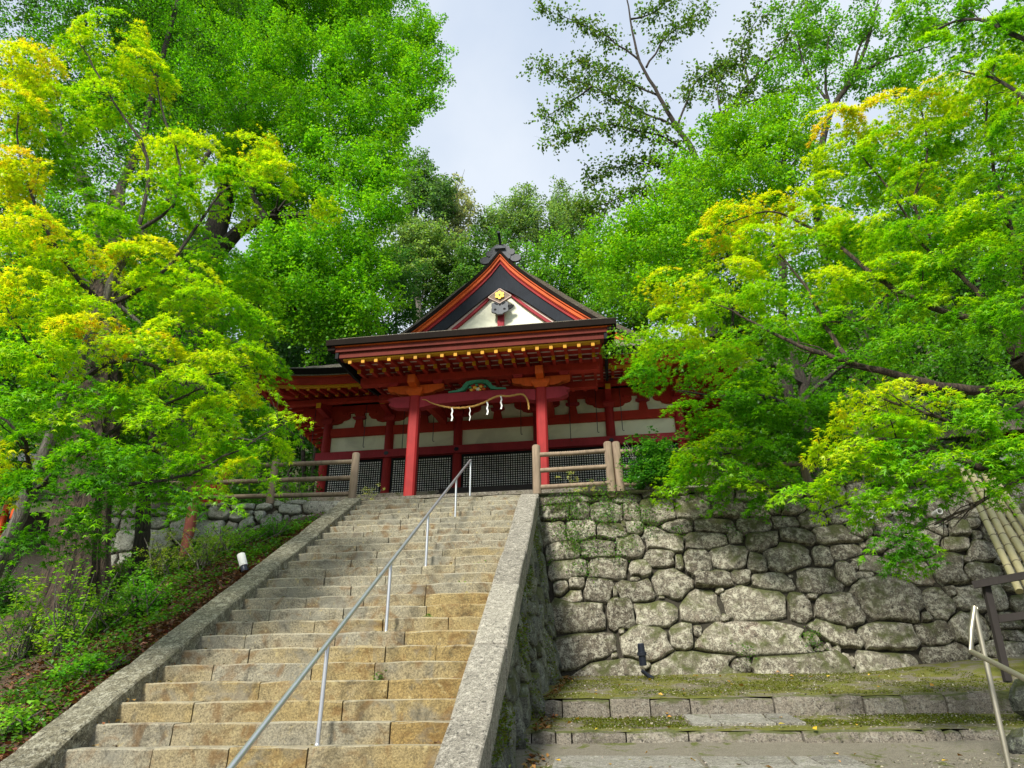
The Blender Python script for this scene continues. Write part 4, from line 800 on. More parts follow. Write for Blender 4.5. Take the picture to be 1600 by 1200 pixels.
for i, (x, y, y2, lab) in enumerate(((530,418,548,'folded white paper streamer hanging leftmost on the straw rope'),(700,412,545,'thin folded paper streamer hanging second from left on the straw rope'),(868,360,488,'wide folded paper streamer hanging third from left on the straw rope'),(1000,304,434,'white paper streamer hanging rightmost on the high part of the straw rope'))):
    u, w0 = hp(620+x/6.154, 570+y/6.154, RV); _, w1 = hp(620+x/6.154, 570+y2/6.154, RV); mb = MB(); n = 4; hgt = (w0-w1)/n; wd = .038 if i != 1 else .022; uu = u
    for k in range(n):
        z0 = w0-k*hgt; z1 = z0-hgt*1.08; sh = (.03 if k % 2 == 0 else -.022); yv = RV-.03-.012*k; A = [hw(uu-wd/2, yv, z0), hw(uu+wd/2, yv, z0), hw(uu+sh+wd/2, yv-.01, z1), hw(uu+sh-wd/2, yv-.01, z1)]
        mb.add([tuple(p) for p in A]+[tuple(p+np.array([0, .004, 0])) for p in A], [(0,1,2,3),(7,6,5,4),(0,4,5,1),(1,5,6,2),(2,6,7,3),(3,7,4,0)]); uu += sh
    o = mb.build('paper_streamer', M['paper'], None, True); tag(o, lab, 'paper streamer', 'paper streamers on the porch rope')

# ================================================================== fences, lamps, small things
def log_fence(lab, posts, rails, grp='log fences on the terrace edge'):
    t = thing('log_fence', lab, 'fence', (posts[0][0], posts[0][1], 6.09), group=grp)
    for x, y, zb, zt, r in posts:
        k = random.uniform(-.02, .02); MB().tube([(x-k, y, zb), (x, y, (zb+zt)/2), (x+k, y, zt-.02), (x+k, y, zt)], [r*1.04, r, r*.97, r*.8], 12).build('post', M['log'], t, True, True)
    for a, b, r in rails: MB().tube([a, tuple((np.array(a)+np.array(b))/2+np.array([0, 0, random.uniform(-.012, .012)])), b], [r, r*.96, r*.98], 10).build('rail', M['log'], t, True, True)
F_ = 13.92
log_fence('weathered log fence with three rails left of the stair top', [(-4.84, F_, 6.0, 7.21, .085), (-6.63, F_, 5.95, 7.15, .08), (-8.5, F_+.05, 5.95, 7.15, .08), (-10.4, F_+.1, 5.95, 7.15, .08)],
    [((-4.86, F_, z), (-10.5, F_+.1, z+dz), .052) for z, dz in ((7.02, .08), (6.66, .1), (6.30, .1))])
log_fence('weathered log fence with three rails right of the stair top', [(-.95, F_, 6.0, 7.2, .088), (.555, F_, 6.0, 7.2, .088)], [((-.93, F_, z), (.56, F_-.02, z+.02), .05) for z in (6.99, 6.64, 6.28)])
log_fence('log fence running on behind the green bush right of the stairs', [(.735, F_+.02, 6.0, 7.2, .085), (2.6, F_+.2, 6.0, 7.18, .085), (4.5, F_+.3, 6.0, 7.18, .085)], [((.74, F_+.02, z), (4.6, F_+.3, z+.02), .05) for z in (6.99, 6.64, 6.28)])
# white garden lamp
lp = atY(383, 893, 10.6); ld = atY(381, 876, 10.6)-lp; lp[2] += .0
t = thing('garden_lamp', 'short white cylinder lamp on a black base beside the left kerb', 'lamp', tuple(lp)); ax = (ld+np.array([-.035, 0, .03])); ax /= np.linalg.norm(ax)
MB().tube([lp, lp+ax*.09, lp+ax*.095], [.055, .055, .05], 14).build('base', M['black_metal'], t, True, True); MB().tube([lp+ax*.095, lp+ax*.29, lp+ax*.30], [.062, .062, .05], 16).build('shade', M['white_plastic'], t, True, True)
# black spotlight against the boulder wall
t = thing('spotlight', 'small black spotlight on a bent bracket against the boulder wall', 'spotlight', (.77, 12.6, 2.55)); c = atY(1003, 1048, 12.55)
mb = MB(); mb.tube([(c[0]+.17, 12.62, path_h(12.6)-.02), c+[.08, .05, -.06], c], [.05, .035, .03], 8); mb.build('bracket', M['black_metal'], t, True, True)
b0 = atY(1005, 1040, 12.55); b1 = atY(1001, 1006, 12.5); dd = b1-b0
MB().tube([b0, b0+dd*.45, b0+dd*.46, b0+dd*.62, b0+dd*.63, b1], [.06, .06, .075, .075, .06, .055], 14).build('body', M['black_metal'], t, True, True)
MB().tube([b0+dd*.47, b0+dd*.6], .078, 14).build('collar', M['navy'], t, True, True); MB().tube([b1+dd*.0, b1+dd*.03], [.05, .048], 14).build('lens', M['tile'], t, True, True)
# drain pipes
for i, (px, py, lab) in enumerate(((1362, 813, 'white ringed drain pipe end, lowest and leftmost of three in the boulder wall'), (1388, 802, 'drain pipe end just right of the lowest one in the boulder wall'), (1462, 803, 'drain pipe end nearest the bamboo poles in the boulder wall'))):
    p = at_plane(px, py, WP0, WN); o = MB(); n = 14; ang = [2*math.pi*k/n for k in range(n)]; V = []
    for y, r in ((-.12, .058), (-.12, .042), (.1, .042), (.1, .058)): V += [(p[0]+r*math.cos(a), p[1]+y-.06, p[2]+r*math.sin(a)) for a in ang]
    o.add(V, [(k*n+j, k*n+(j+1)%n, ((k+1)%4)*n+(j+1)%n, ((k+1)%4)*n+j) for k in range(4) for j in range(n)])
    tag(o.build('drain_pipe', M['white_plastic'] if i != 1 else M['cable'], None, True, True), lab, 'pipe', 'drain pipes in the boulder wall')
# bamboo poles leaning across the right edge
bp = thing('bamboo_pole_bundle', 'bundle of five dry bamboo poles slanting down over the wall at right', 'bamboo poles', (6.6, 11.6, 3.2))
for i, ((x0, y0), (x1, y1)) in enumerate((((1511,752),(1584,905)), ((1524,752),(1600,903)), ((1538,768),(1624,905)), ((1549,760),(1640,905)), ((1556,752),(1652,890)))):
    a = atY(x0, y0, 12.75+.03*(i % 2)); b = atY(x1, y1, 11.2+.03*(i % 2)); pts = []; rad = []; r = .052+.006*(i % 3)
    pole = MB(); n = 7; pole.tube([a+(a-b)*.15, b+(b-a)*.1], [r*.92, r], 10); po = pole.build('bamboo_pole', M['bamboo'], bp, True, True)
    for k in range(n+1): q = a+(b-a)*(k+.3*random.random())/n; d = (b-a)/np.linalg.norm(b-a); MB().tube([q-d*.012, q, q+d*.012], [r*1.0, r*1.12, r*1.0], 10).build('bamboo_joint', M['bamboo_joint'], po, True, True)
# dark wooden barrier at the far right
dr = thing('wooden_barrier', 'dark brown wooden barrier standing on moss at the right edge', 'barrier', (5.4, 11, 2.4))
a = atY(1520, 914, 11); b = atY(1640, 892, 10.6); MB().beam(a, b, .05, .10).build('rail', M['plain_wood'], dr)
a2 = atY(1540, 912, 11.03); b2 = atY(1571, 1052, 11.03); b2[2] -= .1; MB().beam(a2, b2, .085, .08, (0, 1, 0)).build('post', M['plain_wood'], dr)
a3 = atY(1622, 890, 10.7); b3 = atY(1640, 1040, 10.7); MB().beam(a3, b3, .085, .08, (0, 1, 0)).build('post', M['plain_wood'], dr)
a = atY(1553, 968, 11.12); b = atY(1650, 955, 10.75); MB().beam(a, b, .05, .1).build('rail', M['plain_wood'], dr)
# pipe handrail of the path
ph = thing('path_handrail', 'worn bent pipe handrail beside the path steps at the right edge', 'handrail', (3.4, 7.8, 1.4))
Yr = 7.8; p1 = atY(1573, 1190, Yr); p2 = atY(1522, 948, Yr); el = atY(1518, 1018, Yr-.05); en = atY(1640, 1080, 6.6)
p1[2] -= .15
MB().tube([p1, (p1+p2)/2, p2], .024, 12).build('post', M['old_brass'], ph, True, True); MB().tube([atY(1522, 948, Yr), atY(1517, 985, Yr-.03), el], .025, 10).build('bend', M['old_brass'], ph, True, True)
MB().tube([el, (el+en)/2, en], .025, 12).build('rail', M['old_brass'], ph, True, True)
q1 = atY(1524, 950, Yr+.02); q2 = atY(1553, 1100, 9.6); MB().tube([q1, q2], .021, 10).build('rail', M['old_brass'], ph, True, True)
# dark boulders right of the path
for i, (px, py, Y, r, lab) in enumerate(((1622, 1092, 9.6, .24, 'dark rounded boulder at the right end of the upper path step'), (1612, 1170, 8.6, .2, 'dark boulder at the right end of the lower path step'))):
    p = atY(px, py, Y); mb = MB(); n = 12; V = []
    for j in range(7):
        ph_ = math.pi*j/6
        for k in range(n): a = 2*math.pi*k/n; rr = r*(1+.18*math.sin(3*a+j)+random.uniform(-.07, .07)); V.append((p[0]+rr*math.sin(ph_)*math.cos(a)*1.3, p[1]+rr*math.sin(ph_)*math.sin(a), p[2]+rr*math.cos(ph_)*.9))
    mb.add(V, [(j*n+k, (j+1)*n+k, (j+1)*n+(k+1)%n, j*n+(k+1)%n) for j in range(6) for k in range(n)]); tag(mb.build('boulder', M['side_rock'], None, True, True), lab, 'boulder')
# pale stone kerb and red shed on the higher terrace at far right
t = thing('terrace_kerb', 'pale flat kerb stones on the higher terrace behind the right maple', 'kerb', (8, 13.9, 6.2))
for i in range(4):
    a = atY(1500, 690, 14.2)+[i*1.5-.6, 0, 0]; MB().box((a[0], 14.0, 6.35), (a[0]+1.46, 14.5, 6.68), .03).build('kerb_stone', M['left_rock'], t)
sh = thing('red_shed', 'small dark red plank shed with a pale post behind the right maple', 'shed', (9.6, 15.2, 6.1))
c0 = atY(1572, 690, 15.0)
for i in range(8): MB().box((c0[0]+.3*i, 15.0, 6.1), (c0[0]+.3*i+.285, 15.05, 7.45)).build('plank', M['brown_red'], sh)
MB().box((c0[0]+.66, 14.9, 6.1), (c0[0]+.74, 14.98, 8.0), .01).build('post', M['white_plastic'], sh); MB().add([(c0[0]-.4, 14.6, 7.35), (c0[0]+3, 14.6, 7.35), (c0[0]+3, 17.5, 8.3), (c0[0]-.4, 17.5, 8.3), (c0[0]-.4, 14.6, 7.58), (c0[0]+3, 14.6, 7.58), (c0[0]+3, 17.5, 8.38), (c0[0]-.4, 17.5, 8.38)], [(0,1,2,3),(4,5,6,7),(0,1,5,4),(1,2,6,5),(2,3,7,6),(3,0,4,7)]).build('roof', M['bark'], sh)
# leaning red post before the left wall, red post and sign board above
t = thing('leaning_red_post', 'rust red post leaning before the left stone wall among shrubs', 'post', (-7.34, 12.3, 4.6)); a = atY(287, 880, 12.3); b = atY(303, 786, 12.3); c = atY(325, 650, 12.3)
MB().tube([a-[0, 0, .2], b, c], [.1, .095, .085], 12).build('shaft', M['red_pipe'], t, True, True); MB().tube([c, c+[0.004, 0, .03]], [.1, .09], 12).build('cap', M['plain_wood'], t, True, True)
t = thing('notice_board', 'grey roofed notice board on a red post left of the hall', 'notice board', (-8.2, 15.5, 6.1)); a = atY(354, 720, 15.5); b = atY(350, 664, 15.5)
MB().box((a[0]-.1, 15.45, 6.05), (a[0]+.1, 15.6, b[2]), .02).build('post', M['red'], t); MB().box((b[0]-.65, 15.2, b[2]-.02), (b[0]+.5, 15.75, b[2]+.14), .03).build('roof', M['tile'], t); MB().box((b[0]-.55, 15.3, b[2]-.1), (b[0]+.4, 15.65, b[2]-.03)).build('board', M['white_plastic'], t)
MB().box((a[0]-.75, 15.46, 6.6), (a[0]-.12, 15.56, 7.3)).build('panel', M['dark_red'], t)
# bits of a vermilion pavilion at the far left
pv = thing('vermilion_pavilion', 'bright vermilion posts and lantern of a small open pavilion at the far left behind leaves', 'pavilion', (-11.5, 13, 4.0))
b0 = atY(10, 850, 13)
for dx in (-2.2, -1.1, 0.0): MB().box((b0[0]+dx-.35, 13.0, 4.1), (b0[0]+dx-.24, 13.1, 6.6), .02).build('post', M['orange'], pv)
MB().box((b0[0]-2.4, 13.04, 5.3), (b0[0]-.2, 13.12, 5.42), .02).build('beam', M['orange'], pv)
c = atY(28, 803, 12.6); MB().tube([c-[0, 0, .14], c-[0, 0, .1], c+[0, 0, .1], c+[0, 0, .14]], [.08, .12, .12, .08], 14).build('lantern', M['orange'], pv, True, True); MB().box(tuple(c+[.1, 0, -.14]), tuple(c+[.16, .02, .12])).build('paper_strip', M['paper'], pv)
MB().box((b0[0]-2.6, 12.2, 3.9), (b0[0]+.9, 13.5, 4.12), .03).build('stone_base', M['slab'], pv); MB().box((b0[0]-2.8, 12.0, 6.6), (b0[0]+1.2, 14.5, 6.75), .03).build('roof', M['tile'], pv)
cab = MB(); pts = [atY(x, y, Y)+[0, 0, .02] for x, y, Y in ((2, 1190, 5.9), (35, 1165, 6.1), (60, 1130, 6.6), (95, 1108, 6.8), (130, 1090, 7.0))]
pts = [np.array([p[0], p[1], float(left_h(p[0], p[1]))+.03]) for p in pts]; cab.tube(limb_path(pts, .03), .012, 6); tag(cab.build('cable', M['cable'], None, True, True), 'thin grey cable lying on leaf litter beside the left kerb', 'cable')

# ================================================================== TREES
def A(x, y, Y): return atY(x, y, Y)
def tree(name, lab, cat, base, group=None): return thing(name, lab, cat, tuple(base), group=group)
# --- big old trunk at the left with buttress roots
def lh(x, y): return float(left_h(np.array(x), np.array(y)))
bt = tree('old_tree', 'huge old tree with furrowed brown trunk and flared roots at left', 'tree', (-8.1, 10.4, 3.0))
c0 = A(100, 960, 10.4); c1 = A(128, 800, 10.5); c2 = A(150, 640, 10.7); c3 = A(170, 430, 11.4); c4 = A(180, 300, 12.2)
V = []; nr = 96; lv = [(c0-[0, 0, 1.6], .95), (c0-[0, 0, .35], .66), (c0+[0, 0, .1], .55), (c0+[0.03, 0, .6], .49), (c1, .45), (c2, .42), (c3, .34), (c4, .12)]
for j, (c, r) in enumerate(lv):
    for k in range(nr):
        a = 2*math.pi*k/nr; fl_ = max(0, (4.2-j)/4.2); rr = r*(1+.22*fl_*max(0, math.sin(5*a+.6))**2+.05*math.sin(9*a+j*.3)-.07*abs(math.sin(11*a+j*.25+.4*math.sin(3*a)))**.6-.04*abs(math.sin(19*a-j*.2))); V.append((c[0]+rr*math.cos(a), c[1]+rr*math.sin(a)*.9, c[2]))
mb = MB(); mb.add(V, [(j*nr+k, j*nr+(k+1)%nr, (j+1)*nr+(k+1)%nr, (j+1)*nr+k) for j in range(len(lv)-1) for k in range(nr)]); mb.build('trunk', M['bark_brown'], bt, True, True)
for i, (pts, r0) in enumerate((([c3, A(120, 250, 11.5), A(40, 120, 11.5)], .2), ([c3, A(230, 160, 13), A(300, -80, 13.5)], .14), ([c3+[0, 0, .3], A(280, 300, 12.5), A(340, 220, 13)], .12))): limb('limb', pts, r0, .05, M['bark_dark'], bt, 5)
plume_crown(bt, [px_blob(*q) for q in ((120,60,170,90,13),(300,10,120,80,13.5),(60,190,130,80,13),(230,160,110,80,13.5),(150,330,140,90,13),(60,460,130,90,13.2),(200,500,120,80,13.5),(60,600,120,80,13),(230,640,100,70,13),(130,730,120,50,12.6),(40,-60,150,90,12.5),(180,40,110,70,12.6),(240,240,90,60,12.8),(120,140,110,70,12.6))], (.11, .36, .010), .075, 30, 84, (.7, .4), .25, col2=(.035, .11, .012))

# --- left maple in front, yellow and orange tips
lm = tree('maple_tree', 'near maple with yellow and orange leaf tips overhanging the left kerb', 'tree', (-5.9, 8.4, 2.6))
S0 = A(-30, 940, 8.4); S1 = A(45, 770, 8.35); S2 = A(105, 610, 8.3); S3 = A(160, 480, 8.2); S4 = A(215, 360, 8.3)
limb('trunk', [np.array([S0[0], S0[1], lh(S0[0], S0[1])-.3]), S0, S1, S2, S3, S4], .12, .05, M['bark_grey'], lm, 0, n=10)
for pts, r in (([S1, A(150, 690, 7.8), A(240, 640, 7.8), A(330, 600, 8)], .05), ([S2, A(190, 560, 8), A(290, 590, 8.1), A(390, 570, 8.4)], .05), ([S3, A(250, 430, 8.4), A(310, 350, 8.8), A(360, 290, 9.1), A(440, 285, 9.2)], .045), ([S3, A(90, 390, 7.6), A(40, 270, 7.2), A(20, 160, 7.4)], .045), ([S4, A(230, 250, 8.5), A(160, 130, 8.3), A(120, 60, 8.2)], .04), ([S4, A(280, 300, 8.6), A(250, 160, 8.8), A(230, 80, 8.8)], .035), ([S2, A(60, 560, 7.6), A(10, 480, 7.2)], .04), ([S1, A(170, 760, 7.2), A(280, 745, 7.5), A(350, 715, 7.9), A(455, 655, 8.8)], .03), ([S1, A(40, 690, 7), A(-20, 640, 6.8)], .04)):
    limb('limb', pts, r, .008, M['bark_dark'], lm, 7, .5)
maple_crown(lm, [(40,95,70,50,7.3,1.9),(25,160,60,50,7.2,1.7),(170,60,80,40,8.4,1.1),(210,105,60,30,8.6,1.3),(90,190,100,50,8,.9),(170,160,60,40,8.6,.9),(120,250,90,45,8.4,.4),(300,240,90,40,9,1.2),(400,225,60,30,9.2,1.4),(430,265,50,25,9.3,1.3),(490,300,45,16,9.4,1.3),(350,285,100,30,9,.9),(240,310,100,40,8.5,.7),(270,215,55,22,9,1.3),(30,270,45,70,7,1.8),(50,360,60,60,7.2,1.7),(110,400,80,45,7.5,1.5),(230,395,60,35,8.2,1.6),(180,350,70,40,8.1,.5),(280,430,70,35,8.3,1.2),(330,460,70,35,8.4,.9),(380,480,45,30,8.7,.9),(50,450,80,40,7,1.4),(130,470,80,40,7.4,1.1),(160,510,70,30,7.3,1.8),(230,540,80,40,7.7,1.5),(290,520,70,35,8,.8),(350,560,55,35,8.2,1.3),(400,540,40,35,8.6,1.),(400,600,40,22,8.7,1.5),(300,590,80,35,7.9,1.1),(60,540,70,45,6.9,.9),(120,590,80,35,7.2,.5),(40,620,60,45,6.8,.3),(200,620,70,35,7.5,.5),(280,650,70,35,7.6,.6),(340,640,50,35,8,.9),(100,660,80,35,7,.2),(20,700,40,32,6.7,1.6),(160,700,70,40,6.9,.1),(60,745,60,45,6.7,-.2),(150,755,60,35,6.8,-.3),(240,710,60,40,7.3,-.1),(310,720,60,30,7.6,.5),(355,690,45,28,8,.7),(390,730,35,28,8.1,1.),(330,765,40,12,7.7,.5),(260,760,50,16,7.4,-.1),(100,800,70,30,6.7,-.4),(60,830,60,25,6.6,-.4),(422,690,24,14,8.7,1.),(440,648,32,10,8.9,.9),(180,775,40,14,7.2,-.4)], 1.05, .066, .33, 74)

# --- second, darker maple inside and behind
lm2 = tree('maple_tree', 'deep green maple standing in shade behind the yellow tipped maple', 'tree', (-7.6, 11.6, 4.2))
_b = A(230, 870, 11.6); limb('trunk', [np.array([_b[0], _b[1], lh(_b[0], _b[1])-.4]), A(235, 720, 11.6), A(270, 560, 11.5), A(300, 420, 11.5)], .15, .06, M['bark_dark'], lm2, 4, n=9)
for pts in ([A(250, 640, 11.5), A(330, 560, 11.4), A(410, 540, 11.5)], [A(270, 560, 11.5), A(180, 470, 11.2), A(100, 420, 11)], [A(240, 700, 11.5), A(330, 680, 11.2), A(400, 690, 11.2)]): limb('limb', pts, .06, .012, M['bark_grey'], lm2, 6, .7)
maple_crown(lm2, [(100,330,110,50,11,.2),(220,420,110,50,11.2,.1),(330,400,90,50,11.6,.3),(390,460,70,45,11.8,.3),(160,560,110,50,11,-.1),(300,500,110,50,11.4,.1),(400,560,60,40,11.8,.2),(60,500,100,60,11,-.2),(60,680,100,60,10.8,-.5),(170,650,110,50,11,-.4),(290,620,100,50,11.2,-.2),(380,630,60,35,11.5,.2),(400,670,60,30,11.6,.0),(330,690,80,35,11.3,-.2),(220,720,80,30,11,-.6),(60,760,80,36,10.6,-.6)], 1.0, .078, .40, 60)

# --- great ginkgo with heavy dark limbs
gk = tree('ginkgo_tree', 'tall bright green ginkgo with heavy dark limbs left of the hall', 'tree', (-11.2, 17.5, 6.1))
G0 = A(300, 720, 17.5); G1 = A(310, 540, 17.5); G2 = A(330, 400, 17.5); G3 = A(370, 240, 17.8); G4 = A(420, 60, 18.2)
G0[2] = 5.9
limb('trunk', [G0, G1, G2, G3, G4], .62, .2, M['bark_dark'], gk, 0, n=14)
for pts, r in (([G2+[0, 0, -.3], A(370, 365, 17), A(415, 340, 16.6), A(480, 335, 16.4), A(540, 330, 16.4)], .3), ([G1, A(390, 480, 16.8), A(440, 485, 16.4), A(500, 470, 16.2)], .25), ([G3, A(430, 190, 17.5), A(520, 130, 17.4), A(600, 90, 17.4)], .16), ([G3, A(340, 170, 18), A(300, 90, 18), A(280, 0, 18)], .16), ([G4, A(480, 0, 18), A(540, -60, 18)], .12), ([A(415, 340, 16.6), A(390, 290, 16.6), A(400, 230, 16.8)], .1), ([A(480, 335, 16.4), A(540, 270, 16.6), A(590, 210, 16.8)], .09), ([G2, A(280, 330, 17.8), A(230, 260, 18)], .14), ([A(480, 335, 16.4), A(550, 400, 16.2), A(580, 450, 16.2)], .08)): limb('limb', pts, r, .03, M['bark_dark'], gk, 8, 1.0)
plume_crown(gk, [px_blob(*q) for q in ((310,20,90,55,18.5),(400,30,80,50,18),(490,20,80,50,17.8),(570,25,60,45,17.5),(640,70,38,35,17.2),(660,110,26,38,17),(670,50,20,32,17.2),(640,150,38,40,17),(570,110,75,50,17),(480,110,80,50,17),(390,110,80,50,17.4),(300,110,80,55,18),(250,180,60,55,18),(330,190,70,45,17.6),(420,190,75,45,16.8),(510,200,70,45,16.6),(590,190,55,45,16.6),(600,255,42,42,16.4),(540,280,65,42,16.2),(460,260,65,40,16.4),(380,260,50,35,17),(600,320,34,38,16.2),(545,350,55,35,15.9),(575,400,40,40,15.9),(510,400,60,35,15.9),(450,400,55,35,16),(570,460,42,38,16),(505,450,60,35,15.8),(440,440,60,35,15.9),(540,505,50,25,16),(475,500,55,25,16),(410,500,45,28,16.2),(395,445,40,30,16.6),(420,310,60,30,18.6),(450,350,60,30,18.4),(240,60,60,50,18.5),(430,-30,160,40,17.6),(580,-30,60,35,17.4))], (.18, .46, .012), .072, 56, 135, (.95, .34), .2, kind='fan', up=.7, col2=(.12, .36, .010))
# --- shady small trees behind the porch at the left
for i, (blobs, base, col, lab) in enumerate((
    (((450,520,60,45,24),(500,560,60,35,24),(440,560,50,40,23),(540,545,45,35,25)), (-9.5, 24), (.035, .12, .025), 'dark green bushy tree rising just behind the left roof'),
    (((570,510,60,45,27),(610,480,45,45,28),(620,430,40,50,29)), (-8, 28), (.05, .16, .03), 'mid green tree between the ginkgo and the roof gable'),
    (((470,430,60,60,26),(520,480,60,50,26),(430,480,50,60,26)), (-13, 26), (.035, .12, .03), 'shaded tree showing through under the ginkgo limbs'))):
    z = float(terrain_h(np.array(base[0]), np.array(base[1]))); t = tree('broadleaf_tree', lab, 'tree', (base[0], base[1], z)); B_ = [px_blob(*q) for q in blobs]
    for b in B_: limb('limb', [np.array([base[0], base[1], z-.2]), (np.array([base[0], base[1], z])+b[0])/2+rng.normal(0, .3, 3), b[0]], .14, .03, M['bark_dark'], t, 3, 1)
    plume_crown(t, B_, col, .12, 30, 60, (.7, .5), .25)
# --- conifers on the hillside
for i, (bx, pts, trunk, lab) in enumerate((
    (36, ((655,280,28,40),(665,320,40,35),(680,300,25,30),(650,255,12,22)), ((650,500),(648,380),(655,250)), 'tall dark conifer beside the sky gap'),
    (34, ((630,370,40,35),(660,390,45,35),(620,410,30,30),(650,430,40,28),(690,400,35,30)), ((655,505),(648,440),(650,350)), 'dull green conifer with a bare pale trunk'),
    (38, ((710,310,24,30),(715,345,22,30),(730,330,10,18),(705,370,26,28)), ((712,470),(712,380),(712,285)), 'sparse grey green conifer tip against the sky'),
    (35, ((700,430,36,30),(710,465,40,28),(670,470,40,26),(735,440,20,26)), ((690,520),(692,470),(700,410)), 'low conifer just left of the roof gable'))):
    Pt = [A(x, y, bx) for x, y in trunk]; g = Pt[0].copy(); g[2] = float(terrain_h(g[0], g[1])); t = tree('conifer_tree', lab, 'tree', g)
    limb('trunk', [g-[0, 0, .3]]+Pt, .30, .06, M['bark_grey'], t, 10, 1.6, wig=.03)
    plume_crown(t, [px_blob(*q, bx) for q in pts], ((.11, .24, .08), (.19, .33, .10), (.32, .38, .24), (.13, .29, .07))[i], .17, 34, 55, (1.0, .5), .3, flat=.45, up=.1)
# --- broadleaf trees behind the gable
for i, (bx, pts, col, lab) in enumerate((
    (40, ((800,350,40,35),(820,320,26,26),(770,360,30,30),(840,355,40,35)), (.20, .36, .12), 'pale leafed tree with tufted shoots above the roof ridge'),
    (42, ((880,325,20,25),(872,300,9,28),(885,360,40,35),(905,340,30,30)), (.18, .33, .10), 'tree with one tall pale shoot right of the ridge'),
    (33, ((760,400,40,35),(740,440,35,35),(800,420,50,30),(770,460,40,30)), (.10, .25, .05), 'shaded green tree right behind the ridge end'),
    (30, ((880,420,55,45),(940,400,55,45),(850,450,50,35),(910,460,60,35)), (.16, .42, .03), 'bright green tree right of the gable'),
    (28, ((980,430,60,50),(1010,480,60,45),(960,490,50,35),(1000,390,50,40)), (.17, .44, .02), 'fresh green tree behind the right roof slope'),
    (30, ((1070,330,60,60),(1140,360,60,50),(1060,400,60,50),(1150,440,80,60)), (.10, .30, .02), 'mid green tree deep behind the right maple'))):
    c = A(pts[0][0], 560, bx); g = np.array([c[0], bx, float(terrain_h(c[0], bx))]); t = tree('broadleaf_tree', lab, 'tree', g); B_ = [px_blob(*q, bx) for q in pts]
    for b in B_: limb('limb', [g-[0, 0, .3], (g+b[0])/2+rng.normal(0, .4, 3), b[0]], .2, .04, M['bark_dark'], t, 3, 1.2)
    plume_crown(t, B_, col, .15 if bx > 31 else .13, 34, 58, (.9, .5), .28, col2=tuple(x*.65 for x in col))

# --- cherry tree, sparse against the sky
ch = tree('cherry_tree', 'sparse leafed cherry tree silhouetted against the pale sky', 'tree', (5.2, 21.5, 6.1)); CY = 21.5
trunk = [np.array([5.0, 21.6, 6.0]), A(1100, 450, CY), A(1094, 290, CY), A(1082, 235, CY), A(1055, 195, CY), A(1030, 150, CY-.2), A(1000, 95, CY-.3), A(985, 30, CY-.4), A(975, -40, CY-.5)]
limb('trunk', trunk, .2, .02, M['bark_dark'], ch, 0, n=9, wig=.03)
brs = [[(1055,195),(1010,178),(965,158),(925,135),(880,120),(835,105)], [(1000,95),(950,58),(905,35),(850,14)], [(1010,105),(1040,60),(1075,35),(1100,15)], [(1085,245),(1040,215),(1000,205),(950,195),(900,205),(860,220)], [(1094,290),(1060,262),(1010,255),(960,262),(920,280)], [(1094,290),(1050,300),(990,300),(940,320),(905,330)], [(1060,200),(1080,140),(1110,110),(1160,95)], [(1100,270),(1130,190),(1170,130),(1220,70),(1260,10)], [(1130,190),(1120,140),(1135,95)], [(1150,165),(1200,150),(1250,140)], [(925,135),(890,160),(850,185)], [(985,30),(1020,20),(1050,-10)], [(1030,150),(985,130),(940,110),(900,95)], [(1170,130),(1160,70),(1190,20)], [(1200,95),(1240,80),(1290,60)]]
LP, LN_, LD, LS, LC = [], [], [], [], []
for bi, b in enumerate(brs):
    pts = [A(x, y, CY-.25*i*(1 if bi % 2 else -.6)) for i, (x, y) in enumerate(b)]; limb('limb', pts, .085 if bi in (7,) else .055, .01, M['bark_dark'], ch, 6, .7, n=6)
    path = limb_path(pts, .03, 6)
    for i, p in enumerate(path[4:]):
        for _ in range(8):
            d = rng.normal(0, 1, 3)*[1, 1, .55]; d /= np.linalg.norm(d); Lw = .25+.75*rng.random(); m = 9
            t = np.linspace(.3, 1, m)[:, None]; q = p+d*Lw*t+rng.normal(0, .05, (m, 3))
            LP.append(q); LD.append(d+rng.normal(0, .6, (m, 3))+[0, 0, -.75]); LN_.append(rng.normal(0, .6, (m, 3))+[0, 0, .8]); LS.append(.13*(.7+.6*rng.random(m))); LC.append(cols(m, (.10, .20, .035), .25))
leaf_mesh('crown', np.concatenate(LP), np.concatenate(LN_), np.concatenate(LD), np.concatenate(LS), np.concatenate(LC), ch, 'oval')

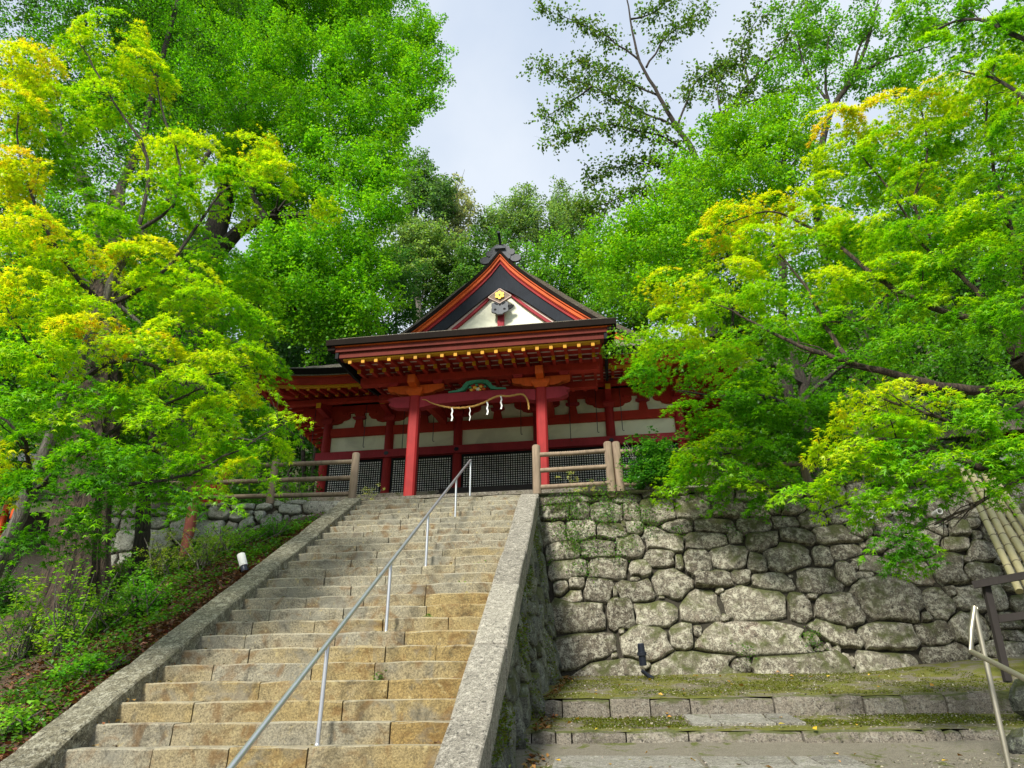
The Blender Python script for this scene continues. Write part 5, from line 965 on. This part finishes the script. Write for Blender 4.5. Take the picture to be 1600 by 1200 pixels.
# --- right hand trees behind the near maple
def drawn_tree(name, lab, base, trunk, brs, blobs, col, leaf, col2=None, r=.2, per_m3=34, flat=.6, per=60, plume=(.6, .36), bark='bark_dark', kind='oval'):
    t = tree(name, lab, 'tree', base); limb('trunk', [np.array(base)-[0, 0, .2]]+[A(*q) for q in trunk], r, .05, M[bark], t, 0, n=9)
    for b in brs: limb('limb', [A(*q) for q in b], r*.4, .012, M[bark], t, 7, .8)
    plume_crown(t, [px_blob(*q) for q in blobs], col, leaf, per_m3, per, plume, .22, flat=flat, up=.1, col2=col2, kind=kind); return t
drawn_tree('zelkova_tree', 'light green layered tree in front of the cherry tree', (5.6, 17.2, 6.1), [(1225,560,17.2),(1220,300,17.2),(1225,250,17.2),(1240,190,17.2)],
    [[(1220,300,17.2),(1190,270,17),(1150,240,16.8),(1100,230,16.6)], [(1220,310,17.2),(1160,330,16.6),(1080,340,16.2),(1010,350,16)], [(1222,280,17.2),(1260,230,17.2),(1290,190,17)], [(1220,380,17),(1140,400,16.5),(1060,420,16.2)]],
    ((1110,235,75,35,16.8),(1180,215,65,40,17),(1240,180,50,40,17.2),(1130,290,85,35,16.6),(1050,335,75,30,16.2),(1180,300,60,40,16.8),(1000,360,60,26,16),(1090,365,75,32,16.2),(960,400,50,26,16),(1030,410,70,32,16),(1230,240,50,35,17.2),(1000,450,50,26,16),(1060,460,60,30,16),(1000,540,40,16,15.6)), (.21, .47, .010), .085, (.16, .40, .012), .16, 90)
drawn_tree('tall_tree', 'tall thin leafed tree with forked dark limbs at the upper right', (9.5, 19, 6.1), [(1290,400,19),(1290,200,19),(1320,140,19),(1345,90,19),(1370,10,19)],
    [[(1320,140,19),(1370,100,19),(1430,80,19),(1490,60,18.8)], [(1295,170,19),(1290,100,19),(1300,30,19)], [(1320,140,19),(1350,60,19),(1380,-20,19)], [(1300,170,19),(1260,110,19),(1240,40,19)]],
    ((1270,60,45,40,19),(1330,40,45,40,19),(1300,110,45,30,19),(1390,90,40,30,19),(1420,40,45,40,18.6),(1370,130,50,28,18.6),(1250,20,40,30,19),(1480,20,50,35,18.4),(1230,110,40,30,19),(1440,120,50,30,18)), (.15, .40, .02), .10, (.10, .30, .015), .17, 32, .7)
drawn_tree('broadleaf_tree', 'shaded green tree filling the gap behind the right maple limbs', (8.5, 16.5, 6.1), [(1345,620,16.5),(1350,540,16.3),(1370,430,16.2),(1400,330,16)],
    [[(1350,540,16.3),(1310,480,16),(1260,430,15.8)], [(1370,430,16.2),(1450,380,16),(1520,330,16)]],
    ((1250,420,80,50,16),(1330,360,80,50,16),(1420,320,80,50,16),(1500,260,80,55,16),(1280,520,80,45,15.5),(1370,470,80,45,15.6),(1450,440,80,45,15.6),(1540,380,70,60,15.8),(1560,520,80,60,15.5),(1460,560,80,45,15.4),(1380,590,70,35,15.2),(1560,140,60,60,16),(1400,220,80,45,16.2),(1300,270,70,40,16.4),(1560,620,70,45,15)), (.12, .34, .014), .085, (.08, .25, .012), .2)
# --- dark maple on the terrace edge
dm = tree('maple_tree', 'deep green maple with a dark upright trunk on the terrace behind the boulder wall', 'tree', (4.6, 14.8, 6.1))
limb('trunk', [np.array([4.6, 14.8, 6.0]), A(1262, 690, 14.8), A(1255, 600, 14.7), A(1230, 520, 14.5)], .2, .07, M['bark_dark'], dm, 3, n=10)
for b in ([(1260,660,14.8),(1200,620,14),(1130,620,13.5),(1060,610,13.2)], [(1255,600,14.7),(1180,560,14),(1090,550,13.5)], [(1262,690,14.8),(1200,700,13.8),(1120,710,13.2)], [(1258,620,14.8),(1320,570,14.4),(1360,560,14.2)]): limb('limb', [A(*q) for q in b], .08, .012, M['bark_dark'], dm, 8, .7)
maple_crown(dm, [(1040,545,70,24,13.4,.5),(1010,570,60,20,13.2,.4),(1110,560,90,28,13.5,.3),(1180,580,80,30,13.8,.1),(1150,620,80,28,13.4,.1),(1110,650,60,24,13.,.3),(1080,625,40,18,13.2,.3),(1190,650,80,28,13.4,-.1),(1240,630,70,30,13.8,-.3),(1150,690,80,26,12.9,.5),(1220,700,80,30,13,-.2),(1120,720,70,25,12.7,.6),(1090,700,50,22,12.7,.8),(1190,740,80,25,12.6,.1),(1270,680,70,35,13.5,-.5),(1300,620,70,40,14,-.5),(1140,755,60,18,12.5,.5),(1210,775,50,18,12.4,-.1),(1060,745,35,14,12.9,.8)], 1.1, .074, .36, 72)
# --- right maple reaching in from the right edge
rm = tree('maple_tree', 'broad maple with bright yellow green sprays reaching in from the right edge', 'tree', (7.2, 9.6, 2.5))
rb = np.array([7.2, 9.6, 2.3]); R1 = A(1720, 680, 9.2); R2 = A(1640, 600, 9)
limb('trunk', [rb, R1, R2, A(1590, 560, 8.8)], .2, .12, M['bark_brown'], rm, 0, n=12)
for b, r in (([(1640,600,9),(1520,610,9),(1420,590,9),(1330,568,9.2),(1250,540,9.4),(1180,505,9.8),(1110,470,10.2)], .085), ([(1590,560,8.8),(1560,520,8.8),(1520,500,8.9),(1450,480,9),(1400,455,9.2),(1340,500,9.4),(1250,500,9.8)], .075), ([(1590,560,8.8),(1545,480,8.8),(1500,430,9),(1440,380,9.4),(1390,300,9.8),(1330,220,10)], .05), ([(1500,430,9),(1430,330,9.5),(1450,240,9.5),(1440,170,9.5)], .03), ([(1400,455,9.2),(1330,400,9.8),(1270,360,10.2),(1200,330,10.5),(1120,360,10.8)], .045), ([(1330,568,9.2),(1290,510,9.6),(1260,450,10),(1220,400,10.3),(1190,350,10.5)], .04), ([(1640,720,8),(1560,735,7.7),(1490,715,7.6),(1420,690,7.8),(1350,690,8),(1290,720,8.2)], .06), ([(1640,600,9),(1580,640,8.2),(1500,660,7.8),(1430,640,7.7),(1370,620,7.8)], .05), ([(1590,560,8.8),(1600,420,8.6),(1560,300,8.5),(1540,180,8.6),(1560,80,8.8)], .05), ([(1640,720,8),(1540,780,7.7),(1460,820,7.7)], .03)):
    limb('limb', [A(*q) for q in b], r, .009, M['bark_brown'], rm, 9, .55, n=8)
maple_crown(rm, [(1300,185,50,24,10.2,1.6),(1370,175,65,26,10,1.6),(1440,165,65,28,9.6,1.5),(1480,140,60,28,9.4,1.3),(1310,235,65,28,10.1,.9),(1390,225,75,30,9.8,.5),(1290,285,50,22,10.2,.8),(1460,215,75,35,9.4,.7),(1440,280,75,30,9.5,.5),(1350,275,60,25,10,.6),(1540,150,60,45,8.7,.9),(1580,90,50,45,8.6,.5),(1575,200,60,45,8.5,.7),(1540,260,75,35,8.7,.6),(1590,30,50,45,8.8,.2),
 (1150,330,60,20,10.8,1.6),(1210,320,65,22,10.5,1.5),(1270,335,60,22,10.2,1.1),(1110,370,45,24,11,1.5),(1180,370,70,26,10.6,.9),(1260,385,75,30,10.2,.5),(1330,350,70,30,10,.5),(1040,435,45,16,11,1.4),(1080,450,55,20,10.9,1.2),(1140,425,70,24,10.6,.9),(1060,485,60,18,10.9,1.2),(1130,480,75,26,10.5,.6),(1210,450,75,30,10.2,.6),(1290,440,70,28,9.7,.9),(1340,430,65,24,9.5,1.2),(1400,410,70,28,9.3,.8),(1180,520,80,26,10.2,.2),(1250,510,75,30,9.9,.1),(1320,500,70,30,9.6,.1),(1060,520,55,16,10.8,.9),(1110,540,60,18,10.6,.6),(1020,520,40,14,10.9,1.),
 (1400,350,75,35,9.3,.6),(1470,340,75,35,8.9,.6),(1550,330,75,40,8.5,.5),(1500,400,75,40,8.8,.3),(1570,400,60,45,8.3,.2),(1570,470,60,45,8.2,.1),(1430,460,70,28,9.1,.4),(1490,480,60,30,8.9,.1),(1400,530,70,26,9.1,.0),(1320,550,60,22,9.4,-.1),
 (1350,610,55,20,8,1.1),(1400,605,60,22,7.8,1.2),(1450,620,60,24,7.7,.9),(1380,650,75,26,7.8,.8),(1310,660,50,22,8.1,1.1),(1290,690,45,18,8.2,1.2),(1340,700,65,26,8,.6),(1420,680,70,28,7.7,.3),(1490,650,65,30,7.6,.2),(1560,620,60,35,7.5,-.1),(1400,730,75,28,7.7,.2),(1480,720,65,28,7.5,-.1),(1320,740,55,24,8,.5),(1260,755,40,16,8.3,.9),(1440,765,70,22,7.6,.1),(1520,700,50,12,7.5,.2),(1570,690,30,10,7.4,.1),(1370,770,60,20,7.8,.2),(1545,700,55,24,7.4,-.2),(1580,735,30,12,7.4,.3),(1490,755,40,16,7.5,.1),(1400,830,60,20,7.8,-.4),(1430,855,45,16,7.7,-.3)], 1.1, .066, .32, 72, off=.2)
# --- branch overhanging from the upper right corner
ur = tree('maple_tree', 'overhanging dark green maple in the upper right corner', 'tree', (8.2, 7.2, 1.4)); ub = np.array([8.2, 7.2, .6])
limb('trunk', [ub, A(1900, 500, 7), A(1800, 250, 7), A(1700, 120, 7)], .18, .08, M['bark_brown'], ur, 0, n=9)
for b in ([(1700,120,7),(1600,60,7.2),(1510,30,7.6),(1440,60,8)], [(1800,250,7),(1660,200,7),(1570,130,7.3),(1500,110,7.8)], [(1700,120,7),(1620,0,7.2),(1560,-40,7.4)]): limb('limb', [A(*q) for q in b], .05, .01, M['bark_dark'], ur, 8, .5)
maple_crown(ur, [(1580,40,60,40,7.3,.2),(1510,55,55,30,7.7,.5),(1450,70,45,26,8,.7),(1560,110,60,30,7.4,.5),(1590,170,50,35,7.2,.7),(1500,100,40,18,7.8,.6),(1540,0,70,30,7.6,.1),(1440,20,50,25,8.2,.2),(1590,260,45,35,7.2,.3),(1600,340,40,40,7.2,.1),(1600,500,45,60,7.3,0)], 1.0, .062, .30, 66)
# --- wooded hillside far behind: many trees one cannot tell apart
hillg = 'trees of the wooded hillside behind'
for i in range(30):
    X = -46+92*((i*7) % 30)/29+rng.normal(0, 1.5); Y = 27+(i % 5)*5.5+rng.normal(0, 1.2)
    if abs(X+1) < 8 and Y < 44: continue
    g = np.array([X, Y, float(terrain_h(X, Y))]); ht = 9+4*rng.random()
    if -14 < X < 14: ht = 5.5
    t = tree('hillside_tree', 'green tree of the dense wooded hillside behind the nearer trees', 'tree', g, hillg); col = (.04+.03*rng.random(), .13+.09*rng.random(), .015+.015*rng.random())
    limb('trunk', [g-[0, 0, .3], g+[.2, 0, ht*.5], g+[0, 0, ht*.85]], .25, .06, M['bark_dark'], t, 4, 1.5)
    B_ = [(g+np.array([rng.normal(0, 1.6), rng.normal(0, 1.2), ht*(.25+.7*k/6)]), 2.6-.2*k, 2.2-.15*k, 1.5) for k in range(7)]
    plume_crown(t, B_, col, .22, 9, 60, (1.2, .8), .3)

# ================================================================== shrubs, ground plants, litter
def shrub(name, lab, cx, cy, Y, rx, ry, h, col, leaf, n, col2=None, stems=7, group=None, ground=None, tall=0):
    z = ground if ground is not None else lh(cx, Y); t = thing(name, lab, 'shrub', (cx, Y, z), group=group); P, Nn, D, S, C = [], [], [], [], []
    mb = MB()
    for _ in range(stems):
        e = np.array([cx+rng.normal(0, rx*.6), Y+rng.normal(0, ry*.6), z+h*(.6+.4*rng.random())]); b = np.array([cx+rng.normal(0, rx*.2), Y+rng.normal(0, ry*.2), z-.05]); mb.tube([b, (b+e)/2+rng.normal(0, .04, 3), e], [.014, .01, .004], 5)
    mb.build('stem', M['bark_grey'], t, True, True)
    ncl = max(4, n//14)
    for _ in range(ncl):
        u = rng.normal(0, 1, 3); u /= np.linalg.norm(u); u *= rng.random()**.35; u[2] = abs(u[2])*1.0 if not tall else rng.random()
        c = np.array([cx, Y, z+.05])+u*[rx, ry, h]*(1+.28*math.sin(5*u[0]+cx)*math.cos(4*u[2]+3*u[1]))*(.75+.4*rng.random()); m = 14; d = rng.normal(0, 1, (m, 3))*[1, 1, .5]; d /= np.linalg.norm(d, axis=1, keepdims=True)
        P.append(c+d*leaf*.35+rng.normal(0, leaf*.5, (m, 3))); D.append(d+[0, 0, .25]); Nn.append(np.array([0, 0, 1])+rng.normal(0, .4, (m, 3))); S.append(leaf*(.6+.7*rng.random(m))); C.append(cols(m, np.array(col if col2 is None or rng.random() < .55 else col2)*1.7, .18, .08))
    leaf_mesh('foliage', np.concatenate(P), np.concatenate(Nn), np.concatenate(D), np.concatenate(S), np.concatenate(C), t, 'oval'); return t
def on_left(px, py):
    Y = 9.0
    for _ in range(30): p = A(px, py, Y); Y = Y+.6*((lh(p[0], Y)-p[2])/(-.618+(p[2]-1.6)/Y)) if abs(lh(p[0], Y)-p[2]) > 1e-3 else Y; Y = min(max(Y, 4), 13)
    return A(px, py, Y)
for px, py, rx, h, col, c2, leaf, n, tall, lab in (
    (30,1030,.28,.75,(.17,.30,.02),(.10,.22,.02),.045,420,1,'thin stemmed shrub with yellow green tips at the left edge below the old trunk'),
    (95,1025,.30,.9,(.15,.30,.02),(.09,.21,.02),.045,520,1,'upright yellow green shrub before the roots of the old trunk'),
    (165,985,.35,.55,(.06,.15,.02),(.10,.22,.02),.04,520,0,'rounded dark green shrub right of the upright yellow green one'),
    (215,965,.35,.45,(.06,.20,.015),(.09,.27,.02),.045,520,0,'leafy low green plant at the litter edge in the middle of the slope'),
    (250,905,.45,.6,(.09,.14,.03),(.14,.21,.03),.03,900,0,'fine leafed olive shrub in the middle of the left slope'),
    (310,890,.40,.55,(.12,.19,.04),(.08,.15,.03),.028,900,0,'fine leafed grey green shrub left of the garden lamp'),
    (350,865,.40,.40,(.10,.24,.02),(.12,.2,.04),.03,800,0,'light green shrub up the slope behind the garden lamp'),
    (205,925,.4,.35,(.09,.24,.02),(.06,.17,.02),.04,560,0,'bright low shrub beside the old trunk'),
    (430,840,.30,.30,(.06,.19,.03),(.09,.22,.03),.035,520,0,'small dark green shrub tucked against the left kerb near the top'),
    (390,850,.35,.22,(.12,.30,.03),(.1,.26,.03),.03,520,0,'bright green tuft between the lamp and the left wall'),
    (130,1060,.30,.25,(.08,.24,.02),(.12,.3,.02),.045,300,0,'small bright green plant on the leaf litter at lower left'),
    (20,1150,.2,.22,(.16,.32,.03),(.1,.24,.02),.045,160,0,'lowest small yellow green plant in the lower left corner')):
    p = on_left(px, py); shrub('shrub', lab, p[0], 0, p[1], rx*1.35, rx*1.0, h*1.2, col, leaf*1.15, int(n*2.4), c2, 12, 'shrubs on the left slope', None, tall)
shrub('bush', 'dense green bush on the wall top right of the log fence', A(1028, 740, 13.7)[0], 0, 13.72, .72, .40, 1.1, (.022, .10, .012), .068, 6500, (.06, .19, .018), 10, None, 6.12)
shrub('shrub', 'pale leafed shrub in front of the lattice behind the right log fence', A(900, 735, 15.2)[0], 0, 15.2, .62, .3, .85, (.28, .30, .14), .035, 1000, (.18, .23, .08), 9, None, 6.15)
shrub('shrub', 'pale leafed shrub beside the left log fence post', A(575, 755, 15)[0], 0, 15, .5, .3, .8, (.28, .30, .14), .035, 800, (.18, .23, .08), 9, None, 6.15)
shrub('shrub', 'green shrub poking through the left log fence', A(465, 745, 14.3)[0], 0, 14.3, .45, .3, .6, (.10, .27, .02), .05, 800, (.16, .32, .03), 8, None, 6.15)
for px, py, Y, rx, h, lab in ((415,700,16.5,.9,2.2,'dark green bush behind the left log fence beside the hall corner'), (350,740,16,1.0,1.6,'shady bush behind the left log fence near the notice board'), (472,730,20.5,1.5,3.6,'tall shady bush beside the left side of the hall')):
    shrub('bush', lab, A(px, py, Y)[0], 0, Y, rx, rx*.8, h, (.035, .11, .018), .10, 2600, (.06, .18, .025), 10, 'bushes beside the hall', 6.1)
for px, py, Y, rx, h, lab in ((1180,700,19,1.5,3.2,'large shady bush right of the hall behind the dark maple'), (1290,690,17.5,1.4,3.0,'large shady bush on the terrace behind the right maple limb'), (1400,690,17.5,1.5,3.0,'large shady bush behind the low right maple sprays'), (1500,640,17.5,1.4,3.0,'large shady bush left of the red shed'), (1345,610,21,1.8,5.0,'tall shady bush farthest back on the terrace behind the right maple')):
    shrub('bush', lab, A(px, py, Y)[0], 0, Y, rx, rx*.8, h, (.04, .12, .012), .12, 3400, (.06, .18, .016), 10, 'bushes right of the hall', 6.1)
for px, Y, rx, h, lab in ((15, 12.2, .7, 1.2, 'dark leafy bush at the left edge below the vermilion posts'), (-60, 11.6, .9, 1.3, 'dark leafy bush left of the old trunk')):
    X_ = A(px, 860, Y)[0]; shrub('bush', lab, X_, 0, Y, rx, rx*.8, h, (.04, .13, .014), .07, 2600, (.06, .18, .018), 10, 'bushes left of the old tree')
# ground cover and litter (uncountable)
def scatter(name, n, fp, col, leaf, kind='oval', mat='leaf', up=1.0, hue=.15, cat=None):
    P = np.array([q for q in (fp() for _ in range(n)) if q is not None]); m = len(P)
    o = leaf_mesh(name, P, np.array([0, 0, up])+rng.normal(0, .35, (m, 3)), rng.normal(0, 1, (m, 3))+[0, 0, .2], leaf*(.5+rng.random(m)), cols(m, col, .3, hue), None, kind, mat); return o
def f_lit():
    Y = 3.5+9.5*random.random(); X = -5.06-1.9*random.random()**1.6; return (X, Y, lh(X, Y)+.012)
tag(scatter('leaf_litter', 19000, f_lit, (.17, .085, .045), .055, 'oval', 'litter'), kind='stuff')
_pc = [(random.uniform(-10, -5.3), random.uniform(5, 13.2)) for _ in range(330)]
def f_gc():
    c = random.choice(_pc); X = c[0]+random.gauss(0, .16); Y = c[1]+random.gauss(0, .16)
    if X > -5.12: return None
    return (X, Y, lh(X, Y)+.02+abs(random.gauss(0, .05)))
tag(scatter('ground_cover', 26000, f_gc, (.08, .22, .02), .05, up=.8), kind='stuff')
_wc = [(at_plane(random.triangular(845, 1060, 870), random.triangular(762, 900, 790), WP0, WN)) for _ in range(70)]+[at_plane(x+random.gauss(0, 6), y+random.gauss(0, 6), WP0, WN) for x, y in ((1270,990),(1272,1002),(1165,1028),(1000,820),(1005,800),(1012,830),(905,840),(920,845),(905,860),(962,860),(1080,770),(1100,765),(1060,830),(950,765),(925,770),(1150,830),(1220,790),(1195,800),(1360,835),(1420,860)) for _ in range(2)]
def f_wf():
    c = random.choice(_wc); g = np.array([random.gauss(0, .085), 0, random.gauss(0, .07)]); q = c+g; return tuple(q+WN*(.03+.05*random.random()))
tag(scatter('wall_ferns', 4200, f_wf, (.10, .23, .03), .036, up=.6), kind='stuff')
def f_sm():
    Y = random.uniform(6.6, 12.9); z0 = path_h(Y)-.1; z1 = stair_z(Y)-.36; s = 1-abs(random.gauss(0, .22)) if random.random() < .7 else random.random()*.4; 
    if vnoise(np.array(Y), np.array(s), 3.0, 5) < .1: return None
    return tuple(side_uv(Y, z0+(z1-z0)*s, .10+.03*random.random()))
tag(scatter('side_wall_moss', 5200, f_sm, (.11, .16, .015), .030, up=.7), kind='stuff')
def f_pl():
    Y = random.uniform(7.2, 12.9); X = random.uniform(-.5, 4.5); return (X, Y, float(path_h(Y))+.03+float(far_right(X, Y)))
def f_mt():
    Y = random.choice((random.uniform(10.45, 12.95), random.uniform(9.3, 10.25))); X = random.uniform(-.55, 5.5)
    if 1.1 < X < 2.45 and Y < 10.3: return None
    if vnoise(np.array(X), np.array(Y), 2.6, 9) < -.25+.3*random.random(): return None
    return (X, Y, float(path_h(Y))+.004+float(far_right(X, Y)))
tag(scatter('moss_tufts', 42000, f_mt, (.12, .15, .010), .020, up=.8, hue=.1), kind='stuff')
def f_gt():
    Y = random.uniform(6.8, 12.9); X = random.uniform(-.55, 5.0); return (X, Y, float(path_h(Y))+.012+float(far_right(X, Y)))
tag(scatter('path_grit', 7000, f_gt, (.30, .27, .21), .022, 'oval', 'litter', 1.0, .05), kind='stuff')
tag(scatter('fallen_leaves_on_path', 90, f_pl, (.50, .33, .05), .06, 'oval', 'litter'), kind='stuff')
def f_ps():
    Y = random.uniform(7.6, 12.9); X = float(side_base_x(Y))+abs(random.gauss(0, .09)); return (X, Y, float(path_h(Y))+.02)
tag(scatter('path_edge_litter', 420, f_ps, (.22, .12, .04), .05, 'oval', 'litter'), kind='stuff')
def f_js():
    n_ = random.choice((8, 8, 11, 13, 4)); x = {8: -2.0, 11: -1.75, 13: -1.6, 4: -2.2}[n_]; return (x+random.gauss(0, .03), Y0+n_*TREAD-.01+random.gauss(0, .01), Z0+(n_-1)*RISE+abs(random.gauss(0.02, .04)))
def f_sl():
    n_ = random.randint(-1, 22); X = random.choice((XL+abs(random.gauss(0, .12)), XR-abs(random.gauss(0, .10)), random.uniform(XL, XR))); return (X, Y0+n_*TREAD+random.uniform(.03, TREAD-.02), Z0+n_*RISE+.012)
tag(scatter('step_litter', 420, f_sl, (.20, .13, .05), .04, 'oval', 'litter'), kind='stuff')
tag(scatter('step_joint_weeds', 130, f_js, (.11, .24, .03), .035), kind='stuff')
